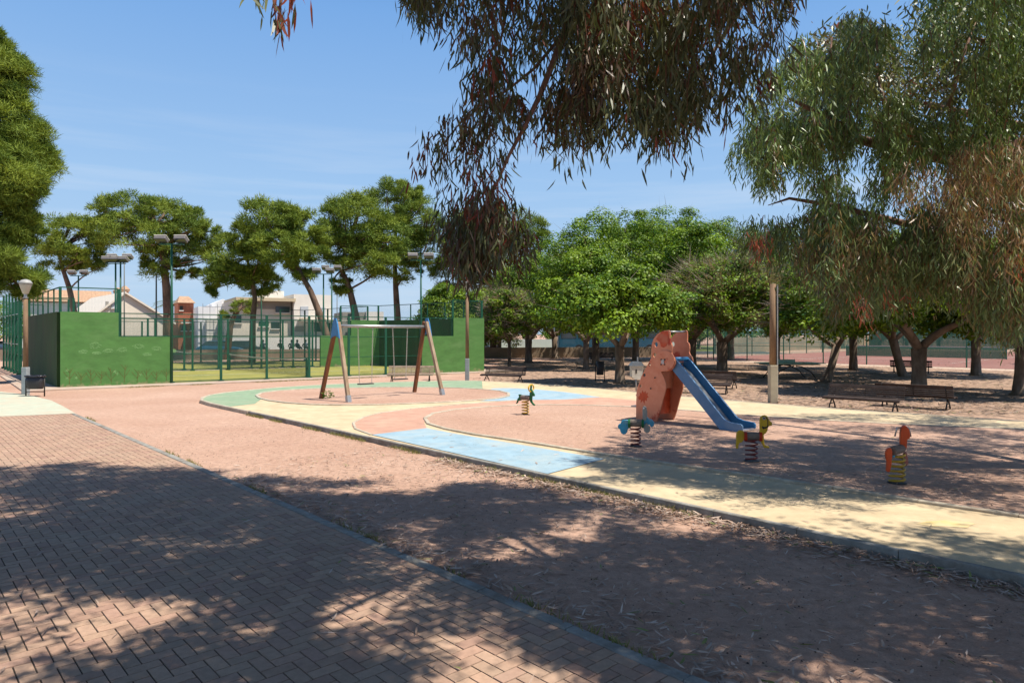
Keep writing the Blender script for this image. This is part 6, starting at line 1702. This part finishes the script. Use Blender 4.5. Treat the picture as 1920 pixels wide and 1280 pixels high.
# ------------------------------------------------------------------ fallen leaves, twigs, pebbles
def litter():
    rng = np.random.default_rng(21)
    A, Bn = [], []
    def add(n, fn, Lr=(.07, .16), z=.006, tint=1.0):
        P = fn(n); n = len(P); az = rng.uniform(0, 6.283, n)
        D = unit(np.stack([np.cos(az), np.sin(az), rng.normal(size=n)*.12], 1)); S = unit(np.cross(D, np.stack([rng.normal(size=n)*.35, rng.normal(size=n)*.35, np.ones(n)], 1)))
        Lf = rng.uniform(*Lr, n); W = Lf * rng.uniform(.08, .17, n)
        k = rng.random((n, 1)); T = np.array([.56, .44, .36])*(1-k) + np.array([.28, .17, .115])*k; gn = rng.random(n) < .06; T[gn] = [.22, .25, .08]
        P3 = np.stack([P[:, 0], P[:, 1], z + rng.uniform(0, .022, n)], 1)
        A.append(sickle_arrays(P3, D, S, Lf, W, rng.uniform(-.3, .3, n), T * rng.uniform(.7, 1.15, (n, 1)) * tint))
    ne0, ne1 = np.array(near_edge[0][:2]), np.array(near_edge[1][:2]); nd = (ne1 - ne0); NL = np.linalg.norm(nd); nd = nd / NL; nrm = np.array([nd[1], -nd[0]]) * (-1 if (nd[1]*(-1) + -nd[0]*(-1)) < 0 else 1)
    side = np.array([-V.x, -V.y])
    add(4600, lambda n: ne0 + nd * (NL * rng.random(n) ** 1.0)[:, None] * .62 + side * (.13 + rng.exponential(.16, n))[:, None] + nd*0)
    add(1500, lambda n: np.array(KA[:2]) + np.array(U[:2]) * rng.uniform(-3, 8, n)[:, None] + np.array(V[:2]) * (.14 + rng.exponential(.22, n))[:, None])
    def dirt_strip(n):
        s = rng.uniform(-3, 9, n); w = rng.uniform(.1, 4.4, n); return np.array(KA[:2]) + np.array(U[:2])*s[:, None] + np.array(V[:2])*w[:, None]
    add(4600, dirt_strip, (.05, .13))
    add(260, lambda n: np.array(KA[:2]) + np.array(U[:2]) * rng.uniform(-3, 10, n)[:, None] - np.array(V[:2]) * rng.uniform(.1, 4, n)[:, None], z=.022)
    def ov(n):
        px = rng.uniform(850, 1920, n); py = 780 + rng.random(n)**.7 * 190; P = np.array([G(a, b, ZP)[:2] for a, b in zip(px, py)])
        po = [tuple(p[:2]) for p in o2]; return P[in_poly(P[:, 0], P[:, 1], po)]
    add(2600, ov, (.05, .12), ZP + .02)
    add(50, lambda n: ne0 + nd*(NL*rng.random(n)*.7)[:, None] - side*rng.uniform(.2, 1.2, n)[:, None], z=ZP + .012)
    o = np_mesh('fallen_leaves', *combine(A), m_dry); structure(o, 'stuff')
    # leaf litter under the round trees, tinted dark to deepen their shade
    A.clear()
    def park(n):
        px = rng.uniform(880, 1920, n); py = 668 + rng.random(n)**.8 * 110; P = np.array([G(a, b)[:2] for a, b in zip(px, py)]); po = [tuple(p[:2]) for p in outer]
        return P[~in_poly(P[:, 0], P[:, 1], po)]
    add(16000, park, (.10, .24), tint=.55)
    o = np_mesh('leaf_litter', *combine(A), m_dry); structure(o, 'stuff')
    # pebbles and seed caps
    n = 5200; s = rng.uniform(-3, 14, n); w = rng.uniform(.15, 4.6, n)
    P = np.array(KA[:2]) + np.array(U[:2])*s[:, None] + np.array(V[:2])*w[:, None]
    r = rng.uniform(.003, .011, n); base = np.array([[1, 0, 0], [0, 1, 0], [-1, 0, 0], [0, -1, 0], [0, 0, .9]])
    Vv = (base[None] * r[:, None, None] * rng.uniform(.7, 1.3, (n, 5, 1)) + np.concatenate([P, np.zeros((n, 1))], 1)[:, None, :]).reshape(-1, 3)
    k = (np.arange(n)*5)[:, None]; l = (k + np.array([0, 1, 4, 1, 2, 4, 2, 3, 4, 3, 0, 4])).ravel()
    dark = rng.random((n, 1)) < .35; T = np.where(dark, [.07, .05, .04], [.40, .29, .22]) * rng.uniform(.6, 1.2, (n, 1))
    o = np_mesh('gravel', Vv, np.full(n*4, 3), l, np.repeat(T, 5, 0), m_dry); structure(o, 'stuff')
    # dry weeds at the court apron and kerbs
    A.clear(); n = 5000
    a, c = np.array(off(P0, -1, 1.32)[:2]), np.array(off(P1, 1, .85)[:2]); nf = lattice_noise(rng)
    tt = rng.random(n); ok = nf(tt*26, tt*0 + 1.5) > .55; Pq = a + (c - a)*tt[:, None] + rng.normal(size=(n, 2))*.10; Pq = Pq[ok]
    t2 = rng.random(2600); ok = nf(t2*30, t2*0 + 4.5) > .5; e0, e1 = np.array(near_edge[1][:2]), np.array(near_edge[0][:2]); Pr = (e0 + (e1 - e0)*t2[:, None]*.6 + side*(.12 + rng.exponential(.03, 2600))[:, None])[ok]
    t3 = rng.random(1500); ok = nf(t3*30, t3*0 + 8.5) > .55; Ps = (np.array(edge_pt(0, .13)[:2]) + np.array(U[:2])*(t3*19)[:, None] + rng.normal(size=(1500, 2))*.02)[ok]
    P_ = np.concatenate([Pq, Pr, Ps]); n = len(P_)
    D = unit(np.stack([rng.normal(size=n)*.5, rng.normal(size=n)*.5, np.ones(n)], 1)); S = unit(np.cross(D, rng.normal(size=(n, 3))))
    k = rng.random((n, 1)); T = np.array([.30, .24, .10])*(1-k) + np.array([.13, .17, .04])*k
    o = np_mesh('grass', *tri_arrays(np.concatenate([P_, np.zeros((n, 1))], 1), D, S, rng.uniform(.03, .10, n), np.full(n, .012), T), m_fic); structure(o, 'stuff')
litter()
